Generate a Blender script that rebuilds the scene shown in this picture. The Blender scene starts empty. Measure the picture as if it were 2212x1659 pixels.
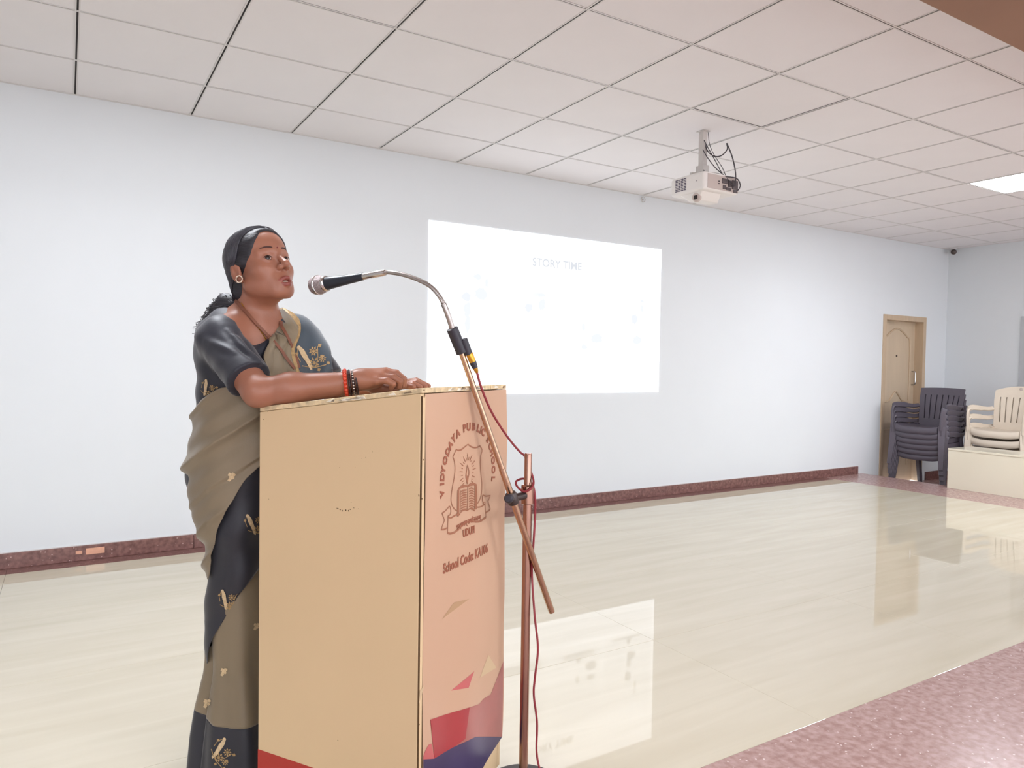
import bpy, bmesh, math, random
import numpy as np
from mathutils import Vector, Matrix
from mathutils.bvhtree import BVHTree

random.seed(7)
SC = bpy.context.scene
COL = SC.collection

# ------------------------------------------------------------------ camera
FPX = 1563.813                      # focal length in pixels of the 2212 wide frame
CAM = np.array([-0.0416, -4.8022, 1.1646])
R_RIGHT = np.array([0.8520, -0.5234, 0.0149])
R_FWD = np.array([0.5236, 0.8515, -0.02846])
R_RIGHT /= np.linalg.norm(R_RIGHT); R_FWD /= np.linalg.norm(R_FWD)
R_UP = np.cross(R_RIGHT, R_FWD); R_UP /= np.linalg.norm(R_UP)
R_RIGHT = np.cross(R_FWD, R_UP)
cam_data = bpy.data.cameras.new('camera')
cam_data.sensor_width = 36.0
cam_data.lens = FPX / 2212.0 * 36.0
cam_data.clip_start = 0.02
cam = bpy.data.objects.new('camera', cam_data)
COL.objects.link(cam)
cam.matrix_world = Matrix(((R_RIGHT[0], R_UP[0], -R_FWD[0], CAM[0]), (R_RIGHT[1], R_UP[1], -R_FWD[1], CAM[1]),
                           (R_RIGHT[2], R_UP[2], -R_FWD[2], CAM[2]), (0, 0, 0, 1)))
SC.camera = cam

# ------------------------------------------------------------------ world, exposure
world = bpy.data.worlds.new('world'); SC.world = world
world.use_nodes = True
bg = world.node_tree.nodes['Background']
bg.inputs[0].default_value = (0.92, 0.95, 1.0, 1)
bg.inputs[1].default_value = WORLD_STRENGTH = 2.1
SC.view_settings.view_transform = 'Standard'
SC.view_settings.look = 'None'
SC.view_settings.gamma = 1.0
SC.view_settings.use_curve_mapping = False
SC.view_settings.exposure = 0.72
PANEL_POWER = 30.0                  # emission strength of the ceiling light panels
SCREEN_POWER = 1.3                  # emission strength of the projected slide

# ------------------------------------------------------------------ frames
FWH = np.array([0.52382, 0.85183, 0.0]); RTH = np.array([0.85183, -0.52382, 0.0])
def rdz(p):                          # (right, depth, height) seen from the camera's standpoint -> world
    p = np.asarray(p, float)
    return CAM * [1, 1, 0] + p[..., 0:1] * RTH + p[..., 1:2] * FWH + p[..., 2:3] * np.array([0, 0, 1.0])
def ray(u, v):
    return R_RIGHT * ((u - 1106.0) / FPX) + R_UP * ((829.5 - v) / FPX) + R_FWD
def K(u, v, d):                      # a point of the place at horizontal distance d, in (right, depth, height)
    q = ray(u, v); t = d / (q @ FWH)
    return np.array([q @ RTH * t, d, CAM[2] + q[2] * t])
def W(u, v, d): return rdz(K(u, v, d))
def on_plane(u, v, p0, n):
    q = ray(u, v); t = ((np.asarray(p0) - CAM) @ n) / (q @ n)
    return CAM + q * t

# ------------------------------------------------------------------ materials
def lin(c):
    if isinstance(c, str):
        c = [int(c[i:i + 2], 16) for i in (0, 2, 4)]
    return tuple((x / 255 / 12.92) if x / 255 <= 0.04045 else ((x / 255 + 0.055) / 1.055) ** 2.4 for x in c)
def node(nt, kind, **kw):
    n = nt.nodes.new(kind)
    for k, v in kw.items():
        if k in n.inputs.keys(): n.inputs[k].default_value = v
        else: setattr(n, k, v)
    return n
def mat(name, c, rough=0.5, metal=0.0, var=0.0, scale=8.0, bump=0.0, bscale=40.0, spec=0.5, sss=0.0, coat=0.0, stretch=None, sheen=0.0):
    m = bpy.data.materials.new(name); m.use_nodes = True
    nt = m.node_tree; b = nt.nodes['Principled BSDF']
    c = lin(c)
    b.inputs['Base Color'].default_value = (*c, 1)
    b.inputs['Roughness'].default_value = rough
    b.inputs['Metallic'].default_value = metal
    b.inputs['Specular IOR Level'].default_value = spec
    b.inputs['Coat Weight'].default_value = coat
    if sheen: b.inputs['Sheen Weight'].default_value = sheen
    if sss:
        b.inputs['Subsurface Weight'].default_value = sss
        b.inputs['Subsurface Radius'].default_value = (0.012, 0.005, 0.003)
        b.inputs['Subsurface Scale'].default_value = 0.6
    tc = node(nt, 'ShaderNodeTexCoord'); mp = node(nt, 'ShaderNodeMapping')
    nt.links.new(tc.outputs['Object'], mp.inputs['Vector'])
    if stretch: mp.inputs['Scale'].default_value = stretch
    if var:
        n = node(nt, 'ShaderNodeTexNoise', Scale=scale, Detail=4.0)
        nt.links.new(mp.outputs[0], n.inputs['Vector'])
        rmp = node(nt, 'ShaderNodeValToRGB')
        rmp.color_ramp.elements[0].position = 0.3; rmp.color_ramp.elements[1].position = 0.7
        rmp.color_ramp.elements[0].color = (*[x * (1 - var) for x in c], 1)
        rmp.color_ramp.elements[1].color = (*[min(1, x * (1 + var)) for x in c], 1)
        nt.links.new(n.outputs[0], rmp.inputs[0]); nt.links.new(rmp.outputs[0], b.inputs['Base Color'])
    if bump:
        n2 = node(nt, 'ShaderNodeTexNoise', Scale=bscale, Detail=3.0)
        nt.links.new(mp.outputs[0], n2.inputs['Vector'])
        bp = node(nt, 'ShaderNodeBump', Strength=bump, Distance=0.004)
        nt.links.new(n2.outputs[0], bp.inputs['Height']); nt.links.new(bp.outputs[0], b.inputs['Normal'])
    return m
def emit(name, c, s):
    m = bpy.data.materials.new(name); m.use_nodes = True
    nt = m.node_tree; nt.nodes.clear()
    e = node(nt, 'ShaderNodeEmission'); e.inputs[0].default_value = (*lin(c), 1); e.inputs[1].default_value = s
    o = node(nt, 'ShaderNodeOutputMaterial'); nt.links.new(e.outputs[0], o.inputs[0])
    return m
def granite(name, base, dark, fleck, rough):
    m = bpy.data.materials.new(name); m.use_nodes = True
    nt = m.node_tree; b = nt.nodes['Principled BSDF']; L = nt.links.new
    tc = node(nt, 'ShaderNodeTexCoord')
    n = node(nt, 'ShaderNodeTexNoise', Scale=38.0, Detail=6.0); L(tc.outputs['Object'], n.inputs['Vector'])
    r = node(nt, 'ShaderNodeValToRGB'); r.color_ramp.elements[0].position = .35; r.color_ramp.elements[1].position = .65
    r.color_ramp.elements[0].color = (*lin(dark), 1); r.color_ramp.elements[1].color = (*lin(base), 1)
    L(n.outputs[0], r.inputs[0])
    v = node(nt, 'ShaderNodeTexVoronoi', Scale=95.0); L(tc.outputs['Object'], v.inputs['Vector'])
    sel = node(nt, 'ShaderNodeSeparateColor'); L(v.outputs['Color'], sel.inputs[0])
    a = node(nt, 'ShaderNodeMath', operation='GREATER_THAN'); a.inputs[1].default_value = 0.95; L(sel.outputs[0], a.inputs[0])
    d = node(nt, 'ShaderNodeMath', operation='LESS_THAN'); d.inputs[1].default_value = 0.33; L(v.outputs['Distance'], d.inputs[0])
    x = node(nt, 'ShaderNodeMath', operation='MULTIPLY'); L(a.outputs[0], x.inputs[0]); L(d.outputs[0], x.inputs[1])
    mx = node(nt, 'ShaderNodeMix', data_type='RGBA'); L(x.outputs[0], mx.inputs[0]); L(r.outputs[0], mx.inputs[6])
    mx.inputs[7].default_value = (*lin(fleck), 1); L(mx.outputs[2], b.inputs['Base Color'])
    b.inputs['Roughness'].default_value = rough
    return m
def marble(name):
    m = bpy.data.materials.new(name); m.use_nodes = True
    nt = m.node_tree; b = nt.nodes['Principled BSDF']; L = nt.links.new
    g = node(nt, 'ShaderNodeNewGeometry'); mp = node(nt, 'ShaderNodeMapping'); mp.inputs['Scale'].default_value = (0.55, 5.0, 1.0)
    mp.inputs['Rotation'].default_value = (0, 0, 0.06)
    L(g.outputs['Position'], mp.inputs['Vector'])
    n = node(nt, 'ShaderNodeTexNoise', Scale=2.2, Detail=7.0, Distortion=0.5); L(mp.outputs[0], n.inputs['Vector'])
    r = node(nt, 'ShaderNodeValToRGB')
    r.color_ramp.elements[0].position = .3; r.color_ramp.elements[1].position = .72
    r.color_ramp.elements[0].color = (*lin('cac1ab'), 1); r.color_ramp.elements[1].color = (*lin('d4ccb8'), 1)
    L(n.outputs[0], r.inputs[0]); L(r.outputs[0], b.inputs['Base Color'])
    b.inputs['Roughness'].default_value = 0.02
    b.inputs['Specular IOR Level'].default_value = 0.65
    return m
M = dict(
    wall=mat('wall_paint', 'dde1e4', .85, var=.012, scale=1.2, bump=.03, bscale=30),
    slab=mat('plaster_slab', 'dcdad8', .9, var=.02, bump=.03),
    tile=mat('ceiling_tile', 'ebe8e9', .9, var=.01, scale=3, bump=.03, bscale=160),
    runner=mat('grid_metal', 'dbd8d6', .5, var=.02, scale=5),
    groove=mat('grid_groove', '3a3534', .8, var=.1, scale=20),
    beam=mat('beam_paint', '96745f', .8, var=.05, scale=3, bump=.04),
    marble=marble('cream_marble'), grout=mat('grout', 'c9bfa4', .8, var=.1),
    granite=granite('red_granite', 'b99b95', '9d7b75', 'd9c5c0', .23),
    granite_skirt=granite('skirting_granite', '8a645e', '6a4742', 'b99b95', .3),
    parapet=mat('parapet_marble', 'e6dfca', .12, var=.02, scale=2),
    door=mat('door_laminate', 'c6b298', .5, var=.05, scale=3, stretch=(6, 6, .6)),
    frame=mat('door_frame', 'c0a98e', .55, var=.06, scale=6, stretch=(4, 4, .5)),
    grey_frame=mat('grey_frame', 'b9bcc0', .5, var=.03), steel=mat('steel', 'c9c9c9', .25, 1, var=.03),
    dark_plastic=mat('charcoal_plastic', '5a545e', .42, var=.05, scale=6, bump=.05, bscale=200),
    cream_plastic=mat('cream_plastic', 'e0d3c1', .4, var=.04, scale=5),
    laminate=mat('lectern_laminate', 'dcc097', .42, var=.025, scale=2.5, bump=.02, bscale=60),
    ply=mat('ply_edge', 'd9c39c', .7, var=.25, scale=60, bump=.3, bscale=120),
    ply_dark=mat('worn_edge', '7d6350', .8, var=.3, scale=80), ply_white=mat('chipped_edge', 'efe6d3', .7, var=.1, scale=60),
    mark=mat('dark_mark', '5c4326', .8, var=.2, scale=90),
    red_band=mat('red_band', 'b3332b', .45, var=.05),
    banner=mat('banner_flex', 'c9a387', .38, var=.025, scale=3, bump=.05, bscale=12),
    print_brown=mat('brown_print', '9a5a42', .5, var=.05), print_tan=mat('tan_print', 'b5926f', .45, var=.03),
    print_red=mat('red_print', 'a8323a', .3, var=.06), print_pink=mat('pink_print', 'c56363', .35, var=.05),
    print_rose=mat('rose_print', 'a8655f', .3, var=.1, scale=9), print_navy=mat('navy_print', '43395c', .3, var=.08),
    print_sand=mat('sand_print', 'ccb28e', .45, var=.03), print_line=mat('logo_line', 'a06a4f', .5, var=.05),
    chrome=mat('reflection_tinted_chrome', 'a88374', .2, 1, var=.05, scale=30), brass=mat('brassy_boom', 'c4a48a', .2, 1, var=.06, scale=40),  # chrome: rosy reflection of the surroundings is put into the base colour
    chrome2=mat('mic_chrome', 'd6d2d0', .2, 1, var=.03), goose=mat('gooseneck', 'b9b2ae', .35, .9, var=.05, scale=40),
    black=mat('black_plastic', '2c2a33', .4, var=.1), micbody=mat('mic_body', '2e333c', .35, .3, var=.05),
    mesh=mat('mic_mesh', 'a59a9a', .5, .8, var=.35, scale=420, bump=.8, bscale=520), gold=mat('gold_metal', 'c8963c', .28, .9, var=.1),
    cable=mat('red_cable', '8c3038', .45, var=.06), base=mat('iron_base', '4a4240', .35, .6, var=.1),
    pwhite=mat('projector_white', 'eae5e1', .4, var=.01), pgrey=mat('projector_grey', 'c3b5ae', .5, var=.03),
    pdark=mat('projector_ports', '5a5052', .6, var=.3, scale=60), vent=mat('vent_dark', '5f5668', .6, var=.1), lens=mat('lens_glass', '241c1c', .08, var=.1),
    wire=mat('black_wire', '4b474c', .5, var=.1), mount=mat('mount_metal', 'cfcac6', .4, .3, var=.05),
    skin=mat('skin', '9e6953', .42, var=.05, scale=14, sss=.12, bump=.06, bscale=300), lip=mat('lips', '8f4b41', .4, var=.06, scale=60),
    eye_white=mat('eye_white', 'd9cfc8', .2, var=.02), iris=mat('iris', '24130f', .3, var=.2), teeth=mat('teeth', 'c9b8a8', .35, var=.03),
    brow=mat('brow_hair', '4a2e28', .7, var=.2), hair=mat('hair', '1d1c24', .48, var=.4, scale=30, stretch=(1, 1, 8), bump=.4, bscale=90, spec=.6),
    strand=mat('hair_strand', '33323b', .4, var=.35, scale=60, spec=.7),
    blouse=mat('navy_blouse', '20222e', .55, var=.12, scale=9, bump=.12, bscale=60, sheen=.2),
    olive=mat('olive_silk', '80715a', .55, var=.05, scale=7, bump=.08, bscale=220, sheen=.25),
    saree_navy=mat('navy_border', '25252e', .55, var=.08, scale=9, bump=.06, bscale=200, sheen=.2),
    pallu_navy=mat('pallu_border', '37444f', .5, var=.08, scale=9, bump=.08, bscale=90, sheen=.3),
    zari=mat('zari_gold', 'aa8c60', .45, .25, var=.2, scale=120, bump=.4, bscale=400), zari2=mat('zari_pale', 'cdb48e', .45, .15, var=.15, scale=150, bump=.4, bscale=400),
    lanyard=mat('brown_lanyard', '7a4a36', .6, var=.15, scale=60), bead_red=mat('orange_bead', 'd2442a', .3, var=.2, scale=120),
    bead_black=mat('black_bead', '2e1c1b', .3, var=.2, scale=90), bead_silver=mat('silver_bead', 'cfc3bb', .25, .9, var=.1), pearl=mat('pearl', 'ecdcc8', .25, var=.05),
    kumkum=mat('bindi_red', '6e1d20', .5, var=.1), glow=emit('panel_glow', 'f4f8ff', PANEL_POWER),
    cctv=mat('cctv_white', 'd8d5d4', .4, var=.02), peach=mat('peach_patch', 'e0a98e', .3, var=.1, scale=30),
)

# ------------------------------------------------------------------ mesh helpers
class MB:
    def __init__(s): s.v = []; s.f = []; s.mi = []
    def add(s, v, f, mi=0):
        o = len(s.v); s.v += [tuple(map(float, p)) for p in v]; s.f += [tuple(i + o for i in q) for q in f]; s.mi += [mi] * len(f)
        return s
    def box(s, lo, hi, mi=0):
        x0, y0, z0 = lo; x1, y1, z1 = hi
        return s.add([(x0, y0, z0), (x1, y0, z0), (x1, y1, z0), (x0, y1, z0), (x0, y0, z1), (x1, y0, z1), (x1, y1, z1), (x0, y1, z1)],
                     [(0, 3, 2, 1), (4, 5, 6, 7), (0, 1, 5, 4), (1, 2, 6, 5), (2, 3, 7, 6), (3, 0, 4, 7)], mi)
    def obox(s, o, ex, ey, ez, mi=0):        # parallelepiped from a corner and three edge vectors
        o, ex, ey, ez = map(np.asarray, (o, ex, ey, ez))
        P = [o, o + ex, o + ex + ey, o + ey, o + ez, o + ex + ez, o + ex + ey + ez, o + ey + ez]
        return s.add(P, [(0, 3, 2, 1), (4, 5, 6, 7), (0, 1, 5, 4), (1, 2, 6, 5), (2, 3, 7, 6), (3, 0, 4, 7)], mi)
    def prism(s, poly, ez, mi=0):            # planar polygon (3-D points) pushed along ez
        n = len(poly); ez = np.asarray(ez); P = [np.asarray(p, float) for p in poly]
        return s.add(P + [p + ez for p in P], [tuple(range(n))[::-1], tuple(range(n, 2 * n))] + [(i, (i + 1) % n, n + (i + 1) % n, n + i) for i in range(n)], mi)
    def tube(s, pts, r, n=8, caps=True, mi=0, flat=1.0, up=None):
        P = [np.asarray(p, float) for p in pts]; m = len(P)
        rr = r if hasattr(r, '__len__') else [r] * m
        T = []
        for i in range(m):
            t = P[min(i + 1, m - 1)] - P[max(i - 1, 0)]; T.append(t / (np.linalg.norm(t) + 1e-12))
        a = np.asarray(up, float) if up is not None else (np.array([0, 0, 1.0]) if abs(T[0][2]) < .9 else np.array([1.0, 0, 0]))
        V = []
        for i in range(m):
            a = a - T[i] * (a @ T[i]); a /= np.linalg.norm(a) + 1e-12; b = np.cross(T[i], a)
            for k in range(n):
                th = 2 * math.pi * (k + .5) / n
                V.append(P[i] + rr[i] * (a * math.cos(th) * flat + b * math.sin(th)))
        F = [(i * n + k, i * n + (k + 1) % n, (i + 1) * n + (k + 1) % n, (i + 1) * n + k) for i in range(m - 1) for k in range(n)]
        if caps: F += [tuple(range(n))[::-1], tuple(range((m - 1) * n, m * n))]
        return s.add(V, F, mi)
    def lathe(s, p0, p1, prof, n=20, mi=0):  # prof: (distance along p0->p1, radius)
        p0 = np.asarray(p0, float); ax = np.asarray(p1, float) - p0; ax /= np.linalg.norm(ax)
        a = np.array([0, 0, 1.0]) if abs(ax[2]) < .9 else np.array([1.0, 0, 0])
        a = a - ax * (a @ ax); a /= np.linalg.norm(a); b = np.cross(ax, a)
        V = [p0 + ax * h + r * (a * math.cos(2 * math.pi * k / n) + b * math.sin(2 * math.pi * k / n)) for h, r in prof for k in range(n)]
        m = len(prof)
        F = [(i * n + k, i * n + (k + 1) % n, (i + 1) * n + (k + 1) % n, (i + 1) * n + k) for i in range(m - 1) for k in range(n)]
        F += [tuple(range(n))[::-1], tuple(range((m - 1) * n, m * n))]
        return s.add(V, F, mi)
    def ball(s, c, r, n=10, mi=0):
        r = r if hasattr(r, '__len__') else (r, r, r)
        V = [(c[0] + r[0] * math.sin(math.pi * i / n) * math.cos(2 * math.pi * j / (2 * n)), c[1] + r[1] * math.sin(math.pi * i / n) * math.sin(2 * math.pi * j / (2 * n)),
              c[2] + r[2] * math.cos(math.pi * i / n)) for i in range(n + 1) for j in range(2 * n)]
        F = [(i * 2 * n + j, (i + 1) * 2 * n + j, (i + 1) * 2 * n + (j + 1) % (2 * n), i * 2 * n + (j + 1) % (2 * n)) for i in range(n) for j in range(2 * n)]
        return s.add(V, F, mi)
    def grid(s, G, mi=0, closed=False):      # G[i][j] points
        a, b = len(G), len(G[0])
        return s.add([p for row in G for p in row], [(i * b + j, i * b + (j + 1) % b, (i + 1) * b + (j + 1) % b, (i + 1) * b + j)
                     for i in range(a - 1) for j in range(b if closed else b - 1)], mi)
    def mesh(s, name, mats, smooth=False, merge=0.0, bevel=0.0, bseg=2):
        me = bpy.data.meshes.new(name); me.from_pydata(s.v, [], s.f)
        for m_ in (mats if isinstance(mats, (list, tuple)) else [mats]): me.materials.append(m_)
        if any(s.mi): me.polygons.foreach_set('material_index', s.mi)
        bm = bmesh.new(); bm.from_mesh(me)
        if merge: bmesh.ops.remove_doubles(bm, verts=bm.verts, dist=merge)
        if bevel: bmesh.ops.bevel(bm, geom=list(bm.edges) + list(bm.verts), offset=bevel, segments=bseg, affect='EDGES', profile=.6)
        bmesh.ops.recalc_face_normals(bm, faces=bm.faces)
        bm.to_mesh(me); bm.free()
        if smooth: shade(me, 40 if smooth is True else smooth)
        me.update()
        return me
def shade(me, ang=40):
    me.polygons.foreach_set('use_smooth', [True] * len(me.polygons))
    if ang < 180:
        try: me.set_sharp_from_angle(angle=math.radians(ang))
        except Exception: pass
def wm(o):                                    # world matrix without waiting for the depsgraph
    m = o.matrix_basis.copy()
    if o.parent: m = wm(o.parent) @ o.matrix_parent_inverse @ m
    return m
def link(name, me, parent=None, world_coords=True):
    o = bpy.data.objects.new(name, me); COL.objects.link(o)
    if parent is not None:
        o.parent = parent
        if world_coords: o.matrix_parent_inverse = wm(parent).inverted()
    return o
def tag(o, label=None, cat=None, group=None, kind=None):
    if label: o['label'] = label
    if cat: o['category'] = cat
    if group: o['group'] = group
    if kind: o['kind'] = kind
    return o
def empty(name, loc, rz=0.0):
    o = bpy.data.objects.new(name, None); COL.objects.link(o); o.empty_display_size = .1
    o.location = [float(x) for x in loc]; o.rotation_euler = (0, 0, rz); return o
def copy_tree(o, parent=None):
    c = o.copy(); COL.objects.link(c); c.parent = parent
    for ch in list(o.children): copy_tree(ch, c)
    return c
def struct(name, mb, m, parent=None, **kw):
    o = link(name, mb.mesh(name, m, **kw), parent)
    if parent is None: o['kind'] = 'structure'
    return o
def spline(pts, n):                            # Catmull-Rom through points
    P = np.array(pts, float); Q = np.vstack([2 * P[0] - P[1], P, 2 * P[-1] - P[-2]]); out = []
    m = len(P) - 1
    for q in np.linspace(0, m, n):
        i = min(int(q), m - 1); t = q - i
        a, b, c, d = Q[i], Q[i + 1], Q[i + 2], Q[i + 3]
        out.append(.5 * (2 * b + (c - a) * t + (2 * a - 5 * b + 4 * c - d) * t * t + (3 * b - a - 3 * c + d) * t ** 3))
    return np.array(out)

# ------------------------------------------------------------------ the room
H = 2.635            # ceiling height
XW = 9.16            # end wall
LOW = -0.17          # floor beyond the end of the platform
Y_FRONT = -3.335     # where the marble meets the granite
GY = lambda j: 0.0 if j == 0 else -(0.562 + 0.6 * (j - 1))
XL, YB = -4.2, -9.5

floor = struct('floor', MB().box((XL, YB, -.25), (7.5, 0, -.012)), M['grout'])
tag(floor, 'polished cream marble floor edged with speckled red granite', None)
tile_cache = {}
def slab_tile(name, x0, x1, y0, y1, m):
    g = .0005
    key = (round(x1 - x0, 4), round(y1 - y0, 4), name)
    if key not in tile_cache:
        tile_cache[key] = MB().box((g, g, -.012), (x1 - x0 - g, y1 - y0 - g, 0)).mesh(name, m, bevel=.0006, bseg=1)
    o = link(name, tile_cache[key], floor); o.location = (x0, y0, 0)
yj = [-.14, -.94, -1.74, -2.536, Y_FRONT]
xs_m = [XL] + [-.323 + 1.2 * k for k in range(-3, 6)] + [6.82]
for a in range(4):
    for b in range(len(xs_m) - 1):
        if xs_m[b + 1] - xs_m[b] > .02: slab_tile('marble_slab', xs_m[b], xs_m[b + 1], yj[a + 1], yj[a], M['marble'])
for b in range(len(xs_m) - 1):                      # thin granite strip below the skirting
    if xs_m[b + 1] - xs_m[b] > .02: slab_tile('granite_strip', xs_m[b], xs_m[b + 1], -.14, 0, M['granite_skirt'])
for y0, y1 in ((Y_FRONT, -2.4), (-2.4, -1.2), (-1.2, 0)): slab_tile('granite_edge', 6.82, 7.5, y0, y1, M['granite'])
for k in range(5):
    slab_tile('granite_slab', XL + 2.34 * k, XL + 2.34 * (k + 1), YB, Y_FRONT, M['granite'])
struct('floor_lower', MB().box((7.5, YB, -.3), (XW, 0, LOW)), M['granite'])

WALL = dict(door=(7.83, 8.70, 1.785))
wb = MB()
wb.box((XL, 0, -.3), (WALL['door'][0], .2, H + .2)); wb.box((WALL['door'][1], 0, -.3), (XW + .2, .2, H + .2))
wb.box((WALL['door'][0], 0, WALL['door'][2]), (WALL['door'][1], .2, H + .2))
struct('wall_back', wb, M['wall'])
wr = MB(); D2 = (-.82, -2.0, 1.78)                  # opening in the end wall
wr.box((XW, D2[0], -.3), (XW + .2, 0, H + .2)); wr.box((XW, YB, -.3), (XW + .2, D2[1], H + .2)); wr.box((XW, D2[1], D2[2]), (XW + .2, D2[0], H + .2))
struct('wall_right', wr, M['wall'])
struct('wall_left', MB().box((XL - .2, YB, -.3), (XL, .2, H + .2)), M['wall'])

# skirting of the back wall, in lengths, with small gaps between them
sk = struct('baseboard_back', MB().box((XL, -.006, 0), (7.41, 0, .088)), M['slab'])
xk = [XL, -2.6, -.9, .62, 2.3, 3.86, 5.6, 7.41]
for a, b in zip(xk[:-1], xk[1:]):
    link('skirting_stone', MB().box((a + .001, -.022, 0), (b - .001, -.004, .084)).mesh('skirting_stone', M['granite_skirt'], bevel=.002, bseg=1), sk)
for (x0, x1, z0, z1) in ((.048, .142, .032, .068), (-.002, .030, .040, .058)):  # pale peach rectangles lying on the skirting stone
    link('pale_patch', MB().box((x0, -.0235, z0), (x1, -.021, z1)).mesh('pale_patch', M['peach'], bevel=.001), sk)
struct('baseboard_right', MB().box((XW - .02, D2[0], LOW), (XW, 0, LOW + .1)), M['granite_skirt'])
struct('baseboard_corner', MB().box((8.78, -.02, LOW), (XW - .02, 0, LOW + .1)), M['granite_skirt'])

# ceiling: slab, panels laid in a metal grid
ceil = struct('ceiling', MB().box((XL, YB, H + .03), (XW, .0, H + .2)), M['slab'])
LIGHT_CELLS = {(10, 3), (0, 3)}
panel_cache = {}
rows = [(GY(j), GY(j + 1)) for j in range(0, 6)]
for i in range(-7, 16):
    x0, x1 = .6 * i, min(.6 * (i + 1), XW)
    if x1 - x0 < .05: continue
    for j, (ya, yb) in enumerate(rows):
        yb = max(yb, -3.40)
        if (i, j) in LIGHT_CELLS: continue
        key = (round(x1 - x0, 3), round(ya - yb, 3))
        if key not in panel_cache:
            g = .0075
            panel_cache[key] = MB().box((g, g, 0), (x1 - x0 - g, ya - yb - g, .012)).mesh('ceiling_panel', M['tile'], bevel=.002, bseg=1)
        o = link('ceiling_panel', panel_cache[key], ceil)
        o.location = (x0, yb, H + .0005 + (.0022 if (i, j) == (5, 3) else 0) + random.uniform(0, .0012))
def runner(name, a, b, along, slot, flange=.0105):
    mb = MB(); gb = MB()
    for sg in (-1, 1):
        lo, hi = sorted((sg * slot, sg * flange))
        if along == 'y': mb.box((a + lo, b[0], H - .001), (a + hi, b[1], H + .001))
        else: mb.box((b[0], a + lo, H - .0006), (b[1], a + hi, H + .001))
    if along == 'y': gb.box((a - slot, b[0], H + .004), (a + slot, b[1], H + .008))
    else: gb.box((b[0], a - slot, H + .004), (b[1], a + slot, H + .008))
    r = link(name, mb.mesh(name, M['runner']), ceil); link('groove', gb.mesh('groove', M['groove']), r)
for i in range(-6, 16): runner('main_runner', .6 * i, (-3.40, -.004), 'y', .0040)
for j in range(1, 6): runner('cross_runner', GY(j), (XL, XW - .004), 'x', .0024, .009)
struct('trim_1', MB().box((XL, -.018, H - .0015), (XW, 0, H + .001)).box((XW - .018, -3.4, H - .0015), (XW, -.018, H + .001)), M['runner'])
struct('beam', MB().box((XL, -3.72, H - .169), (XW, Y_FRONT, H + .1)), M['beam'], bevel=.004)

def light_panel(x0, ya, yb, label, z=H):
    e = empty('ceiling_light', (x0 + .3, (ya + yb) / 2, z))
    tag(e, label, 'light', 'square ceiling light panels')
    hw, hd = .292, (ya - yb) / 2 - .008
    fr = MB()
    for sx in (-1, 1):
        fr.box((min(sx * hw, sx * (hw - .014)), -hd, -.002), (max(sx * hw, sx * (hw - .014)), hd, .012))
        fr.box((-hw + .014, min(sx * hd, sx * (hd - .014)), -.002), (hw - .014, max(sx * hd, sx * (hd - .014)), .012))
    link('frame', fr.mesh('frame', M['runner']), e, False)
    link('diffuser', MB().box((-hw + .014, -hd + .014, .002), (hw - .014, hd - .014, .008)).mesh('diffuser', M['glow']), e, False)
light_panel(6.0, GY(3), GY(4), 'glowing square ceiling light panel near the far end of the room')
light_panel(0.0, GY(3), GY(4), 'glowing square ceiling light panel right above the speaker')
for k, x in enumerate((-2.2, 1.6, 5.4, 7.8)):  # rightmost panel is an unseen lamp added to brighten the end wall
    light_panel(x, -5.2, -5.8, ['glowing ceiling light panel over the hall, leftmost of the row', 'glowing ceiling light panel over the hall, second from the left', 'glowing ceiling light panel over the hall, third from the left', 'added ceiling light panel over the hall, out of view, brightening the end wall'][k], H + .018)

# door in the back wall, below platform level at its foot
x0, x1, zt = WALL['door']
door = struct('door_1', MB().box((x0 + .05, .09, LOW), (x1 - .05, .125, zt - .05)), M['door'])
tag(door, 'closed beige panelled door behind the stacked dark chairs')
fr = MB().box((x0, -.012, LOW), (x0 + .06, .16, zt)).box((x1 - .06, -.012, LOW), (x1, .16, zt)).box((x0 + .06, -.012, zt - .06), (x1 - .06, .16, zt))
link('door_frame', fr.mesh('door_frame', M['frame'], bevel=.003), door)
def moulding(name, pts):
    link(name, MB().tube(spline(pts, 40), .011, 6).mesh(name, M['frame'], smooth=True), door)
xa, xb, yd = x0 + .17, x1 - .17, .086; xm = (xa + xb) / 2
moulding('panel_moulding', [(xa, yd, .78), (xa, yd, 1.45), (xa + .06, yd, 1.55), (xm, yd, 1.64), (xb - .06, yd, 1.55), (xb, yd, 1.45), (xb, yd, .78)])
moulding('panel_moulding', [(xa, yd, .78), (xa + .12, yd, .79), (xm - .1, yd, .82), (xm, yd, .9), (xm + .1, yd, .82), (xb - .12, yd, .79), (xb, yd, .78)])
moulding('panel_moulding', [(xa, yd, .02), (xa, yd, .45), (xa + .01, yd, .46), (xm, yd, .46), (xb - .01, yd, .46), (xb, yd, .45), (xb, yd, .02)])
link('door_handle', MB().tube(spline([(x1 - .115, .085, .98), (x1 - .115, .045, .99), (x1 - .115, .04, 1.06), (x1 - .115, .045, 1.13), (x1 - .115, .085, 1.14)], 20), .009, 8).mesh('door_handle', M['steel'], smooth=True), door)
link('peephole', MB().lathe((xm, .09, 1.32), (xm, .08, 1.32), [(0, .012), (.006, .012), (.008, .008)], 12).mesh('peephole', M['base'], smooth=True), door)
d2 = struct('door_2', MB().box((XW + .1, D2[1] + .06, LOW), (XW + .135, D2[0] - .06, D2[2] - .06)), M['grey_frame'])
tag(d2, 'pale grey door in the end wall beside the cream chairs')
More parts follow.
